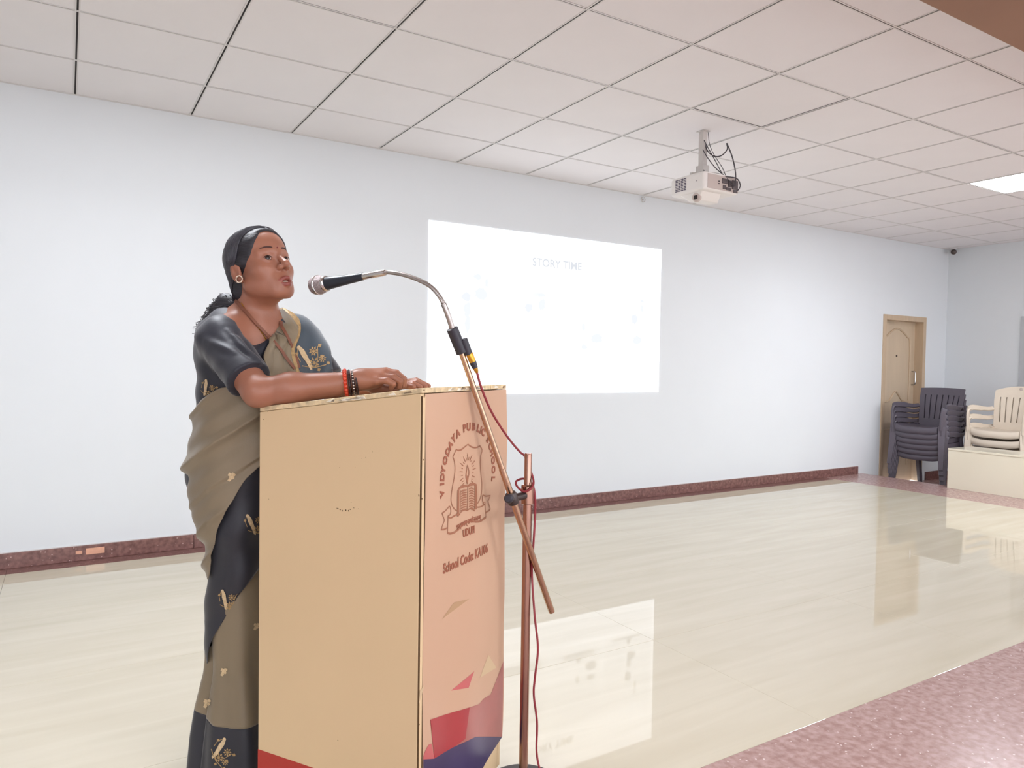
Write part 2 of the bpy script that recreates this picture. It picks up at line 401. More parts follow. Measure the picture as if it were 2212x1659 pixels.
link('door_frame', MB().box((XW - .015, D2[0] - .06, LOW), (XW + .16, D2[0], D2[2])).box((XW - .015, D2[1], LOW), (XW + .16, D2[1] + .06, D2[2]))
     .box((XW - .015, D2[1] + .06, D2[2] - .06), (XW + .16, D2[0] - .06, D2[2])).mesh('door_frame', M['grey_frame'], bevel=.003), d2)

# marble clad parapet at the end of the platform
pp = struct('parapet', MB().box((7.40, -3.3, 0), (7.74, -1.01, .375)), M['grout'])
pp['kind'] = 'structure'
for k in range(3):
    ya, yb = -.99 - .8 * k, -.99 - .8 * (k + 1) + .002
    link('marble_facing', MB().box((7.37, max(yb, -3.31), 0), (7.39, ya, .375)).mesh('marble_facing', M['parapet'], bevel=.0015, bseg=1), pp)
    link('marble_coping', MB().box((7.365, max(yb, -3.31), .375), (7.77, ya, .393)).mesh('marble_coping', M['parapet'], bevel=.0015, bseg=1), pp)
link('marble_facing', MB().box((7.39, -1.01, 0), (7.765, -.99, .375)).mesh('marble_facing', M['parapet'], bevel=.0015, bseg=1), pp)

# ------------------------------------------------------------------ projected slide on the back wall
SX0, SX1, SZ0, SZ1 = 2.185, 4.44, H - 1.706, H - .445
scr = empty('projected_slide', (SX0, -.002, SZ0))
tag(scr, 'bright projected slide of storybook pictures on the white wall', 'screen')
def glowmat(v, tint='f4f8ff'): return emit('slide_light', tint, SCREEN_POWER * v)
link('slide_page', MB().box((SX0, -.004, SZ0), (SX1, -.001, SZ1)).mesh('slide_page', glowmat(1.0)), scr)
sw, sh = SX1 - SX0, SZ1 - SZ0
GM = {v: glowmat(v) for v in (.9, .6, .52, .485, .475, .40)}
def slide_rect(name, a, b, c, d, v, dep):
    link(name, MB().box((SX0 + a * sw, -.004 - dep, SZ0 + c * sh), (SX0 + b * sw, -.0035 - dep, SZ0 + d * sh)).mesh(name, GM[v]), scr)
def slide_poly(name, pts, v, dep):
    link(name, MB().prism([(SX0 + p[0] * sw, -.0035 - dep, SZ0 + p[1] * sh) for p in pts], (0, -.0005, 0)).mesh(name, GM[v]), scr)
def oval(cx, cy, rx, ry, n=18): return [(cx + rx * math.cos(2 * math.pi * k / n), cy + ry * math.sin(2 * math.pi * k / n)) for k in range(n)]
for (a, b, c, d, v) in ((.012, .245, .2, .71, .9), (.255, .49, .2, .71, .9), (.505, .735, .2, .71, .9), (.75, .985, .2, .71, .9)):
    slide_rect('picture_panel', a, b, c, d, v, .0006)
slide_rect('picture_panel', .012, .985, .03, .17, .9, .0006)
rq = random.Random(11)
def rough_blob(cx, cy, rx, ry): return [(cx + rx * rq.uniform(.7, 1.15) * math.cos(2 * math.pi * k / 16), cy + ry * rq.uniform(.7, 1.15) * math.sin(2 * math.pi * k / 16)) for k in range(16)]
for (cx, cy, rx, ry, v) in ((.138, .575, .017, .03, .475), (.142, .50, .013, .05, .485), (.145, .42, .011, .055, .485), (.18, .70, .018, .018, .485), (.215, .67, .007, .03, .485), (.195, .60, .024, .035, .485), (.20, .54, .014, .03, .52),
                           (.385, .535, .016, .03, .475), (.44, .56, .015, .04, .485), (.405, .62, .02, .014, .52), (.43, .62, .03, .012, .485), (.40, .44, .014, .02, .52), (.415, .41, .018, .025, .52),
                           (.625, .43, .008, .03, .485), (.685, .44, .02, .02, .52), (.685, .36, .03, .03, .485), (.63, .30, .012, .022, .485), (.905, .63, .008, .012, .475), (.905, .58, .006, .03, .485), (.868, .505, .017, .04, .475), (.872, .41, .012, .035, .52), (.882, .36, .022, .03, .485), (.87, .25, .012, .03, .52)):
    slide_poly('drawn_shape', rough_blob(cx, cy, rx, ry), v, .0013)
for a, b, c, d in ((.3, .46, .24, .3), (.56, .7, .25, .29), (.79, .93, .22, .24)):
    slide_rect('drawn_ground', a, b, c, d, .6, .0013)
def text_mesh(txt, size, m, origin, ex, ey, en, offset=0.0, sx=1.0, depth=.0004, align='LEFT', name='lettering', warp=None, space=1.0):
    cu = bpy.data.curves.new('lettering', 'FONT'); cu.body = txt; cu.size = size; cu.align_x = align; cu.extrude = depth; cu.offset = offset
    cu.space_character = space; cu.resolution_u = 3
    ob = bpy.data.objects.new('lettering', cu); COL.objects.link(ob)
    dg = bpy.context.evaluated_depsgraph_get(); dg.update()
    me = bpy.data.meshes.new_from_object(ob.evaluated_get(dg))
    bpy.data.objects.remove(ob); bpy.data.curves.remove(cu)
    n = len(me.vertices); co = np.empty(n * 3); me.vertices.foreach_get('co', co); co = co.reshape(-1, 3)
    if warp: co = warp(co)
    P = np.asarray(origin) + co[:, 0:1] * sx * np.asarray(ex) + co[:, 1:2] * np.asarray(ey) + (co[:, 2:3] + depth) * np.asarray(en)
    me.vertices.foreach_set('co', P.ravel()); me.materials.clear(); me.materials.append(m); me.update(); me.name = name
    return me
link('slide_title', text_mesh('STORY TIME', .088, GM[.40], (3.08, -.0042, SZ0 + .80 * sh), (1, 0, 0), (0, 0, 1), (0, -1, 0), offset=.002), scr)

# ------------------------------------------------------------------ lectern
LC = np.array([.6418, -3.297, 0]); EF = np.array([.8488, .5286, 0]); ES = np.array([-.5286, .8488, 0]); EN = np.array([EF[1], -EF[0], 0]); EZ = np.array([0, 0, 1.0])
LWd, LDp, ZT, ZB = .42, .494, 1.107, 1.044       # width, depth, heights at front and speaker's side
lec = empty('lectern', LC + EF * LWd / 2 + ES * LDp / 2, math.atan2(EF[1], EF[0]))
tag(lec, 'cream wooden lectern with a printed school banner on its front', 'lectern')
th = .016
def lpart(name, mb, m, parent=lec, **kw): return link(name, mb.mesh(name, m, **kw), parent)
zf = lambda t: ZT + (ZB - ZT) * t / LDp
pl = LC + ES * .05 + EF * .05
lpart('plinth', MB().obox(pl, EF * (LWd - .1), ES * (LDp - .1), EZ * .036), M['ply_dark'])
def side(off, name='side_panel'):
    p = LC + EF * off
    return MB().prism([p + EZ * .03, p + ES * LDp + EZ * .03, p + ES * LDp + EZ * (ZB - .014), p + EZ * (ZT - .014)], EF * th)
near_side = lpart('side_panel', side(0), M['laminate'], bevel=.0012, bseg=1)
lpart('side_panel', side(LWd - th), M['laminate'], bevel=.0012, bseg=1)
lpart('front_panel', MB().obox(LC + EF * (th + .001) + EZ * .03, EF * (LWd - 2 * th - .002), ES * th, EZ * (ZT - .046)), M['laminate'])
lpart('front_trim', MB().obox(LC - EN * 0 + EF * .002 + EZ * .03, EF * .012, EN * .004, EZ * (ZT - .05)), M['laminate'], bevel=.001, bseg=1)
lpart('shelf', MB().obox(LC + EF * th + ES * .03 + EZ * .55, EF * (LWd - 2 * th), ES * (LDp - .06), EZ * .016), M['laminate'])
lpart('corner_gap', MB().obox(LC + EF * .0005 - EN * .0 + EZ * .03, EF * .0011, EN * .0045, EZ * (ZT - .05)), M['mark'])
top = lpart('top_board', MB().prism([LC + EZ * (ZT - .013) - ES * .003, LC + ES * LDp + EZ * (ZB - .013), LC + ES * LDp + EZ * (ZB - .001), LC - ES * .003 + EZ * (ZT - .001)], EF * LWd), M['ply'], bevel=.001, bseg=1)
rnd = random.Random(3)
def chips(p0, e, L, nrm, slope, n):           # chipped, uneven lipping along a top edge
    for k in range(n):
        a = rnd.uniform(0, L * .96); ln = rnd.uniform(.008, .045); ln = min(ln, L - a); zz = slope(a); z2 = slope(a + ln); hgt = rnd.uniform(.002, .007)
        lpart('edge_chip', MB().prism([p0 + e * a + EZ * (zz - rnd.uniform(.009, .012)), p0 + e * (a + ln) + EZ * (z2 - rnd.uniform(.007, .011)), p0 + e * (a + ln * .8) + EZ * (z2 - .011 + hgt), p0 + e * (a + ln * .2) + EZ * (zz - .011 + hgt + .002)], nrm * .0018),
              rnd.choice((M['ply_white'], M['ply_white'], M['ply_dark'], M['ply'])), top)
chips(LC - EF * .0003, ES, LDp * .6, -EF, zf, 16)
chips(LC - ES * .003, EF, LWd, EN, lambda a: ZT, 20)
lpart('red_band', MB().obox(LC - EF * .0006 + EZ * .03, EF * .0006, ES * LDp, EZ * .119), M['red_band'])
def side_mark(u, v, ru, rv, n=6):
    p = on_plane(u, v, LC, EF); poly = [p - EF * .0004 + ES * ru * math.cos(2 * math.pi * k / n) * rnd.uniform(.6, 1.2) + EZ * rv * math.sin(2 * math.pi * k / n) * rnd.uniform(.6, 1.2) for k in range(n)]
    lpart('scuff_mark', MB().prism(poly, -EF * .0003), M['mark'], near_side)
for u, v, a, b in ((578, 888.5, .0013, .0010), (570, 906, .0014, .0010), (568, 901, .0006, .0006), (581, 1078, .0013, .0010), (734, 1010, .001, .001), (767, 1009, .0008, .0014), (805, 976, .0007, .0007), (790, 988, .0008, .0006),
                   (781, 990, .0006, .0006), (729, 1098, .004, .0008), (735, 1101, .0022, .0014), (740, 1103, .001, .0022), (747, 1102, .0022, .0018), (753, 1103, .0012, .0022), (757, 1100, .0024, .0012), (764, 1097, .0035, .0007), (774, 1099, .001, .0006), (759, 1085, .002, .0004), (905, 1070, .0016, .003), (730, 1599, .003, .0005)):
    side_mark(u, v, a, b)
def front_nail(u, v, r):
    p = on_plane(u, v, LC, EN); lpart('nail_head', MB().lathe(p + EN * .004, p + EN * .007, [(0, r), (.0008, r), (.0012, r * .5)], 8), M['mark'])
for u, v in ((913, 843), (913, 857), (911, 993), (908, 1077), (905, 1232), (903, 1417), (902, 1564)): front_nail(u, v, .0017)

# the banner: a slightly wavy flex sheet with its print
def bw(s, t): return .0045 + .0022 * math.sin(s * 31 + 1.2 * math.sin(t * 4)) * (.35 + .65 * abs(t - .55)) + .0016 * math.sin(t * 9 + s * 12)
def BP(s, t, lift=0.0): return LC + EF * s + EZ * t + EN * (bw(s, t) + lift)
def bst(u, v):
    p = on_plane(u, v, LC + EN * .0045, EN) - LC; return np.array([p @ EF, p[2]])
NSb, NTb = 28, 70
bL = lambda t: .012 + .004 * max(0, (t - .9) / .2)
def bR(t): return LWd + .001 + .003 * math.sin(t * 17)
def bBot(s): return .06 if s < .28 else .06 + (s - .28) / .14 * .05
G = [[BP(bL(1) + (bR(t) - bL(t)) * a / NSb, bBot(bR(t) * a / NSb) + (1.092 - bBot(bR(t) * a / NSb)) * t) for a in range(NSb + 1)] for t in [k / NTb for k in range(NTb + 1)]]
banner = lpart('banner', MB().grid(G), M['banner'], smooth=180)
def b_poly(name, pts, m, lift, sub=.02):
    """filled outline on the banner, cut fine enough to follow its waves"""
    bm = bmesh.new(); vs = [bm.verts.new((p[0], p[1], 0)) for p in pts]; bm.faces.new(vs)
    bmesh.ops.triangulate(bm, faces=bm.faces)
    for _ in range(6):
        es = [e for e in bm.edges if e.calc_length() > sub]
        if not es: break
        bmesh.ops.subdivide_edges(bm, edges=es, cuts=1); bmesh.ops.triangulate(bm, faces=bm.faces)
    for v in bm.verts: v.co = Vector(BP(v.co.x, v.co.y, lift))
    bmesh.ops.recalc_face_normals(bm, faces=bm.faces)
    me = bpy.data.meshes.new(name); bm.to_mesh(me); bm.free(); me.materials.append(m)
    return link(name, me, banner)
RG = lambda a, b: bst(880 + a * .2526, 1240 + b * .2526)
for pts, m in (([(520, 210), (395, 243), (300, 385)], 'print_tan'), ([(690, 690), (755, 800), (620, 890)], 'print_sand'), ([(150, 945), (105, 1000), (95, 1110)], 'print_sand'), ([(570, 830), (380, 998), (522, 972)], 'print_pink')):
    b_poly('printed_shard', [RG(*p) for p in pts], M[m], .0006)
b_poly('printed_block', [(.0475, .3235), (.289, .259), (.312, .264), (.351, .260), (.419, .328), (.421, .110), (.417, .112), (.066, .222)], M['print_rose'], .0006)
b_poly('printed_block', [(.0475, .3235), (.235, .2735), (.215, .20), (.16, .205), (.066, .222)], M['print_red'], .0010)
b_poly('printed_block', [(.016, .252), (.024, .26), (.039, .268), (.054, .264), (.066, .222), (.016, .245)], M['print_pink'], .0010)
b_poly('printed_block', [(.016, .245), (.066, .222), (.16, .205), (.27, .18), (.418, .112), (.418, .11), (.278, .0605), (.016, .0605)], M['print_navy'], .0012)
def b_stroke(name, pts, w, m, lift=.0012, closed=False, n=None):
    P = np.array(pts, float)
    if n: P = spline(P, n)
    if closed: P = np.vstack([P, P[:1]])
    ww = w if hasattr(w, '__len__') else [w] * len(P)
    if len(ww) != len(P): ww = np.interp(np.linspace(0, 1, len(P)), np.linspace(0, 1, len(ww)), ww)
    T = np.gradient(P, axis=0); T /= np.linalg.norm(T, axis=1)[:, None] + 1e-12; N = np.stack([-T[:, 1], T[:, 0]], 1)
    G = [[BP(*(p + q * a * .5), lift) for a in (-x, x)] for p, q, x in zip(P, N, ww)]
    return G
logo = MB()
Z3 = lambda a, b: bst(930 + a * .13865, 950 + b * .13865)
def st_(pts, w, n=None): logo.grid(b_stroke('s', [Z3(*p) for p in pts], w, None, n=n))
lw = .0026
st_([(410, 150), (440, 165), (490, 155), (545, 110), (592, 70)], [lw, lw * 1.6, lw], 16)
st_([(592, 70), (640, 108), (690, 122), (735, 112), (765, 90)], [lw, lw * 1.6, lw], 16)
st_([(410, 150), (385, 205), (353, 265)], lw); st_([(765, 90), (790, 130), (803, 165)], lw)
st_([(353, 265), (378, 340), (388, 450), (375, 580), (345, 720), (322, 860), (318, 960), (345, 1040), (385, 1090), (415, 1105)], lw, 40)
st_([(803, 165), (778, 260), (773, 400), (785, 540), (800, 680), (795, 830), (770, 920), (745, 970), (715, 1000)], lw, 40)
# ribbon
st_([(265, 1185), (270, 1205), (310, 1215), (370, 1185), (415, 1160)], lw * 1.4, 14); st_([(715, 1050), (760, 1048), (810, 1030), (855, 1000)], lw * 1.4, 14)
st_([(265, 1185), (255, 1450)], lw); st_([(255, 1450), (300, 1460), (370, 1440), (440, 1380), (510, 1310), (570, 1278), (650, 1272), (740, 1275), (800, 1255), (870, 1205)], lw * 2, 40)
st_([(870, 1205), (855, 1000)], lw); st_([(855, 1000), (855, 970), (825, 975), (830, 1005)], lw)
st_([(265, 1185), (300, 1165), (312, 1110), (305, 1060), (290, 1035), (255, 1070), (210, 1115), (165, 1140)], lw, 24)
st_([(165, 1140), (205, 1250), (150, 1395)], lw); st_([(150, 1395), (195, 1395), (250, 1370)], lw * 1.6)
st_([(830, 1005), (810, 940), (808, 890), (820, 862), (870, 880), (940, 868)], lw * 1.2, 20); st_([(940, 868), (905, 960), (940, 1080)], lw); st_([(940, 1080), (915, 1110), (870, 1130)], lw * 1.4)
# book
st_([(430, 780), (470, 745), (520, 725), (583, 722)], [lw * 1.5, lw * 3, lw * 1.5], 16); st_([(583, 722), (620, 700), (665, 690), (712, 705)], [lw * 1.5, lw * 3.2, lw * 2], 16)
st_([(437, 785), (432, 1000), (428, 1190)], lw * 3.6); st_([(470, 785), (466, 960), (460, 1145)], lw * .7); st_([(583, 722), (578, 900), (568, 1105)], lw * 1.1)
st_([(700, 705), (708, 900), (700, 1085)], lw * 4.2); st_([(690, 740), (684, 900), (680, 1100)], lw * .7)
st_([(460, 1145), (500, 1105), (540, 1095), (568, 1105)], lw * .9, 12); st_([(568, 1105), (610, 1075), (650, 1085), (685, 1110)], lw * .9, 12); st_([(428, 1190), (460, 1150)], lw)
for k in range(9):
    y = 800 + 37 * k
    st_([(475 - k, y + 15), (510, y - 10), (565 - k, y - 18)], [lw * .7, lw * 1.7, lw * 1.3], 10); st_([(600 - k, y - 35 + k * 2), (635, y - 48 + k * 2), (677, y - 28 + k * 2)], [lw * 1.0, lw * 1.6, lw * .7], 10)
# flame and rays
st_([(580, 390), (600, 470), (600, 540), (585, 620), (578, 690)], [lw * .5, lw * 1.4, lw * .5], 20); st_([(580, 390), (570, 470), (560, 560), (568, 640), (578, 690)], [lw * .5, lw * 1.8, lw * .8], 20); st_([(572, 560), (575, 620), (578, 690)], [lw, lw * 4, lw], 8)
for a, b, c, d in ((585, 215, 587, 325), (650, 240, 615, 330), (523, 265, 552, 345), (690, 325, 645, 385), (478, 365, 523, 410), (705, 440, 655, 465), (460, 495, 510, 500), (650, 560, 690, 580), (470, 640, 515, 600), (490, 720, 530, 670), (635, 640, 665, 668),
                   (565, 280, 570, 325), (605, 270, 598, 320), (635, 320, 628, 345), (520, 345, 538, 375), (675, 400, 652, 415), (490, 440, 512, 452), (650, 515, 668, 512), (490, 555, 510, 556), (500, 655, 523, 640), (640, 608, 660, 618)):
    st_([(a, b), ((a + c) / 2, (b + d) / 2), (c, d)], lw * .75)
link('school_crest', logo.mesh('school_crest', M['print_line']), banner)
def b_text(txt, size, s, t, ang=0, sx=1.0, m='print_brown', off=.0, align='CENTER', warp=None, space=1.0):
    ca, sa = math.cos(ang), math.sin(ang)
    me = text_mesh(txt, size, M[m], (0, 0, 0), (1, 0, 0), (0, 1, 0), (0, 0, 1), offset=off, sx=sx, align=align, warp=warp, space=space)
    for v in me.vertices:
        x, y = v.co.x * ca - v.co.y * sa, v.co.x * sa + v.co.y * ca
        v.co = Vector(BP(s + x, t + y, .0010 + v.co.z * .5))
    link('printed_text', me, banner)
ac = (.2172, .8685); AR = .1250
letters = [('V', .0845, .8523), ('I', .084, .8753), ('D', .0864, .8911), ('Y', .0904, .9082), ('O', .1037, .9272), ('D', .1173, .9451), ('A', .1283, .9604), ('Y', .1435, .974), ('A', .1624, .9875), ('P', .194, .9973), ('U', .2136, .9996), ('B', .2356, .998), ('L', .2582, .9909), ('I', .2701, .9852), ('C', .2828, .9794), ('S', .3069, .9562), ('C', .3184, .9371), ('H', .3306, .9211), ('O', .3402, .9001), ('O', .3459, .8762), ('L', .3501, .8522)]
for ch, s, t in letters:
    a = math.atan2(t - ac[1], s - ac[0])
    b_text(ch, .0262, ac[0] + AR * math.cos(a), ac[1] + AR * math.sin(a), a - math.pi / 2, off=.0013)
b_text('UDUPI', .0262, .2165, .7268, 0, .78, off=.0010)
b_text('School Code: KA106', .0335, .2095, .6580, 0, .80, off=.0011)
def rib(co):
    co = co.copy(); x = co[:, 0]; co[:, 1] += .020 * (x + .01) - .9 * (x + .0) ** 2 * .5 ; return co
b_text('श्रद्धावान् लभते ज्ञानम्', .0175, .2175, .7555, 0, .78, 'print_brown', .0003, warp=rib)

# ------------------------------------------------------------------ microphone stand
def d_at(u, v, d): return W(u, v, d)
foot = rdz(K(1130, 1700, 1.945)); foot[2] = 0
PX, PY = foot[0], foot[1]
stand = empty('microphone_stand', (PX, PY, 0)); tag(stand, 'chrome boom microphone stand with rosy reflections tinted in, in front of the lectern', 'mic stand')
def spart(name, mb, m, parent=stand, **kw): kw.setdefault('smooth', True); return link(name, mb.mesh(name, m, **kw), parent)
spart('base', MB().lathe((PX, PY, 0), (PX, PY, 1), [(0, .108), (.012, .108), (.018, .098), (.022, .05), (.03, .028), (.045, .018)], 40), M['base'])
ztop = K(1131, 978, 1.945)[2]; zj = K(1131, 1068, 1.945)[2]
spart('pole', MB().lathe((PX, PY, .03), (PX, PY, 1), [(0, .0122), (zj - .03, .0122), (zj - .03, .0102), (ztop - .034, .0102), (ztop - .031, .0090)], 24), M['chrome'])
col = spart('clutch', MB().lathe((PX, PY, zj - .026), (PX, PY, 1), [(0, .0155), (.002, .0180), (.05, .0180), (.053, .015)], 24), M['chrome'])
A = W(1192, 1322, 1.975); B = W(990, 742, 1.79); J = W(1107, 1075, 1.895)
ab = (B - A) / np.linalg.norm(B - A)
spart('boom', MB().lathe(A, B, [(0, .0085), (.001, .0088), (np.linalg.norm(B - A) * .56, .0088), (np.linalg.norm(B - A) * .561, .0076), (np.linalg.norm(B - A), .0076)], 18), M['brass'])
q = A + ab * ((J - A) @ ab)
spart('joint', MB().lathe(q + ab * -.016, q + ab * .016, [(0, .0135), (.004, .0155), (.028, .0155), (.032, .0135)], 18).tube([q, np.array([PX, PY, q[2]])], .0105, 12), M['base'])
kn = W(1098, 1077, 1.855)
spart('clamp_knob', MB().lathe(kn + (q - kn) * -.15, q, [(0, .008), (.004, .0115), (.016, .0122), (.02, .008), (.03, .006)], 16), M['black'])
Bx = B + ab * .004
hold = spart('holder', MB().lathe(W(998, 762, 1.795), W(975, 706, 1.775), [(0, .0125), (.001, .0145), (.066, .0145), (.067, .012)], 16), M['black'])
spart('cable_socket', MB().lathe(W(1012, 765, 1.798), W(1000, 732, 1.787), [(0, .0098), (.001, .0108), (.039, .0108), (.04, .009)], 16), M['black'])
gp = spline([W(978, 712, 1.777), W(963, 668, 1.765), W(949, 640, 1.768), W(930, 619, 1.776), W(905, 605, 1.79), W(870, 593, 1.812), W(838, 588, 1.835), W(822, 589, 1.846)], 150)
ng = len(gp); rad = [.0072 if i < 30 else (.0052 + (.0006 if i % 2 else 0)) for i in range(ng)]
spart('gooseneck', MB().tube(gp, rad, 12), M['goose'])
mic = empty('microphone', W(735, 607, 1.92)); tag(mic, 'dark handheld microphone with a silver mesh head on the gooseneck', 'microphone')
m0, m1 = W(832, 588.5, 1.839), W(676, 618, 1.945); L_ = np.linalg.norm(m1 - m0); u_ = L_ / 156.0
spart('connector', MB().lathe(m0, m1, [(0, .0075), (u_ * 4, .0085), (u_ * 30, .0088), (u_ * 32, .0080), (u_ * 46, .0085)], 20), M['chrome2'], mic)
spart('handle', MB().lathe(m0, m1, [(u_ * 45, .0092), (u_ * 46, .0098), (u_ * 80, .0125), (u_ * 110, .0158), (u_ * 124, .0178), (u_ * 126, .0170)], 24), M['micbody'], mic)
spart('collar', MB().lathe(m0, m1, [(u_ * 123, .0185), (u_ * 125, .0212), (u_ * 128, .0218), (u_ * 130, .0205)], 28), M['chrome2'], mic)
hd = spart('grille_head', MB().lathe(m0, m1, [(u_ * 128, .0195), (u_ * 130, .0218), (u_ * 138, .0250), (u_ * 143, .0256), (u_ * 150, .0248), (u_ * 155, .0210), (u_ * 158, .0130), (u_ * 159, .004)], 32), M['mesh'], mic)
spart('band', MB().lathe(m0, m1, [(u_ * 141.5, .0258), (u_ * 142, .0268), (u_ * 144.5, .0268), (u_ * 145, .0258)], 32), M['chrome2'], hd)
# cable with its plug
cb = empty('microphone_cable', W(1028, 790, 1.80)); tag(cb, 'dark red microphone cable hanging from its gold plug along the stand', 'cable')
c0, c1 = W(1013, 762, 1.797), W(1031, 806, 1.808); cl = np.linalg.norm(c1 - c0); g_ = cl / 47.0
spart('plug', MB().lathe(c0, c1, [(0, .0085), (g_ * 3, .0092), (g_ * 19, .0088), (g_ * 22, .0082)], 16), M['gold'], cb)
spart('plug_boot', MB().lathe(c0, c1, [(g_ * 21, .0086), (g_ * 24, .0088), (g_ * 35, .0070)], 16), M['black'], cb)
spart('plug_tip', MB().lathe(c0, c1, [(g_ * 34, .0068), (g_ * 42, .005), (g_ * 46, .0034)], 16), M['gold'], cb)
dz = 1.945
path = [c1 + (c1 - c0) * -.05, W(1040, 838, 1.82), W(1062, 890, 1.86), W(1095, 942, 1.92), W(1122, 975, dz + .012), W(1133, 985, dz + .020), W(1143, 1010, dz + .008), W(1152, 1035, dz - .006), W(1150, 1052, dz - .022), W(1133, 1062, dz - .022), W(1118, 1052, dz - .01), W(1115, 1040, dz + .008), W(1130, 1034, dz + .018), W(1146, 1040, dz + .008), W(1155, 1065, dz - .004), W(1156, 1110, dz), W(1152, 1180, dz), W(1149, 1240, dz), W(1155, 1330, dz - .01), W(1162, 1400, dz - .01), W(1156, 1460, dz - .01), W(1153, 1500, dz - .01), W(1160, 1560, dz - .01), W(1159, 1620, dz - .01), W(1165, 1658, dz - .012)]
e_ = path[-1]; path += [np.array([e_[0] + .01, e_[1] - .02, .02]), np.array([e_[0] + .05, e_[1] - .06, .005]), np.array([e_[0] + .3, e_[1] - .3, .005]), np.array([e_[0] + .6, e_[1] - .9, .005])]
spart('cord', MB().tube(spline(path, 420), .0030, 8), M['cable'], cb)

# ------------------------------------------------------------------ projector
pr = empty('ceiling_projector', (3.36, -1.51, H)); tag(pr, 'white projector hanging from the ceiling on a short pole', 'projector')
px0, px1, py0, py1, pz0, pz1 = 3.225, 3.525, -1.66, -1.375, 2.232, 2.345
body = link('body', MB().box((px0, py0, pz0), (px1, py1, pz1)).mesh('body', M['pwhite'], bevel=.022, bseg=4, smooth=60), pr)
ppart = lambda name, mb, m, parent=pr, **kw: link(name, mb.mesh(name, m, **kw), parent)
ppart('port_panel', MB().box((px0 + .03, py0 - .002, pz0 + .012), (px1 - .004, py0 + .004, pz1 - .014)), M['pgrey'], body, bevel=.001)
for (a, b, c, d) in ((.15, .2, .055, .085), (.205, .235, .04, .08), (.24, .29, .03, .085), (.16, .185, .02, .045), (.19, .23, .018, .034), (.12, .13, .06, .066), (.12, .13, .045, .051), (.25, .285, .01, .026)):
    ppart('port', MB().box((px0 + a, py0 - .007, pz0 + c), (px0 + b, py0 - .001, pz0 + d)), M['pdark'], body, bevel=.001, bseg=1)
for i in range(4):
    for j in range(8):
        ya = py1 - .045 - .024 * i
        ppart('vent_slot', MB().box((px0 - .0012, ya - .02, pz0 + .022 + j * .0098), (px0 + .004, ya, pz0 + .028 + j * .0098)), M['vent'], body)
ppart('logo_dot', MB().lathe((px0 + .001, py0 + .06, pz0 + .06), (px0 - .002, py0 + .06, pz0 + .06), [(0, .003), (.002, .003)], 8), M['vent'], body)
lh = ppart('lens_housing', MB().prism([(px0 + .02, py0 + .03, pz0 + .01), (px0 + .02, py1 - .05, pz0 + .01), (px0 + .05, py1 - .12, pz0 - .045), (px0 + .05, py0 + .09, pz0 - .045)], (.17, 0, 0)), M['pwhite'], pr, bevel=.008, bseg=3, smooth=50)
ppart('lens_bezel', MB().lathe((px0 + .04, py0 + .095, pz0 - .028), (px0 + .02, py0 + .085, pz0 - .032), [(0, .03), (.012, .026), (.014, .02)], 20), M['pgrey'], lh, smooth=True)
ppart('lens', MB().box((px0 + .018, py0 + .078, pz0 - .044), (px0 + .028, py0 + .10, pz0 - .02)), M['lens'], lh, bevel=.002)
mx_, my_ = 3.36, -1.515
pole = ppart('mount_pole', MB().box((mx_ - .019, my_ - .019, pz1 + .05), (mx_ + .019, my_ + .019, H)), M['mount'], pr, bevel=.003)
ppart('mount_plate', MB().box((mx_ - .03, my_ - .03, H - .003), (mx_ + .03, my_ + .03, H + .001)), M['mount'], pr, bevel=.001)
ppart('mount_bracket', MB().box((mx_ - .028, my_ - .03, pz1 + .012), (mx_ + .028, my_ + .03, pz1 + .075)).box((mx_ - .012, my_ - .021, pz1 + .085), (mx_ + .012, my_ - .017, pz1 + .125)), M['mount'], pr, bevel=.002)
for ang in (.4, 1.9, 3.3, 5.0):
    ppart('mount_arm', MB().tube([(mx_, my_, pz1 + .018), (mx_ + .07 * math.cos(ang), my_ + .07 * math.sin(ang), pz1 + .018), (mx_ + .12 * math.cos(ang), my_ + .11 * math.sin(ang), pz1 + .006)], .008, 8), M['mount'], pr, smooth=True)
def wirepath(pts, d0, d1, r, label):
    P = [W(u, v, d0 + (d1 - d0) * i / (len(pts) - 1)) for i, (u, v) in enumerate(pts)]
    o = link('projector_cable', MB().tube(spline(P, 60), r, 6).mesh('projector_cable', M['wire'], smooth=True))
    tag(o, label, 'cable', 'cables behind the projector')
wirepath([(1526, 284), (1524, 310), (1530, 328), (1545, 338), (1560, 335), (1571, 322), (1570, 310), (1582, 340), (1589, 375), (1588, 402)], 4.58, 4.5, .004, 'thick cable looping up high beside the projector pole')
wirepath([(1521, 303), (1530, 320), (1545, 347), (1560, 375), (1575, 395), (1586, 403)], 4.56, 4.49, .0028, 'thin cable running straight from the pole to the projector ports')
wirepath([(1530, 286), (1533, 312), (1543, 335), (1560, 362), (1572, 390)], 4.6, 4.5, .0022, 'thinnest cable hanging from the ceiling hole to the projector')
wirepath([(1518, 323), (1528, 340), (1545, 362), (1565, 380), (1585, 400)], 4.54, 4.48, .0032, 'cable sagging from halfway down the projector pole')
wirepath([(1519, 367), (1530, 376), (1548, 381), (1572, 382), (1592, 386), (1599, 400), (1594, 411), (1586, 412)], 4.5, 4.46, .0036, 'cable curling round the back corner of the projector')

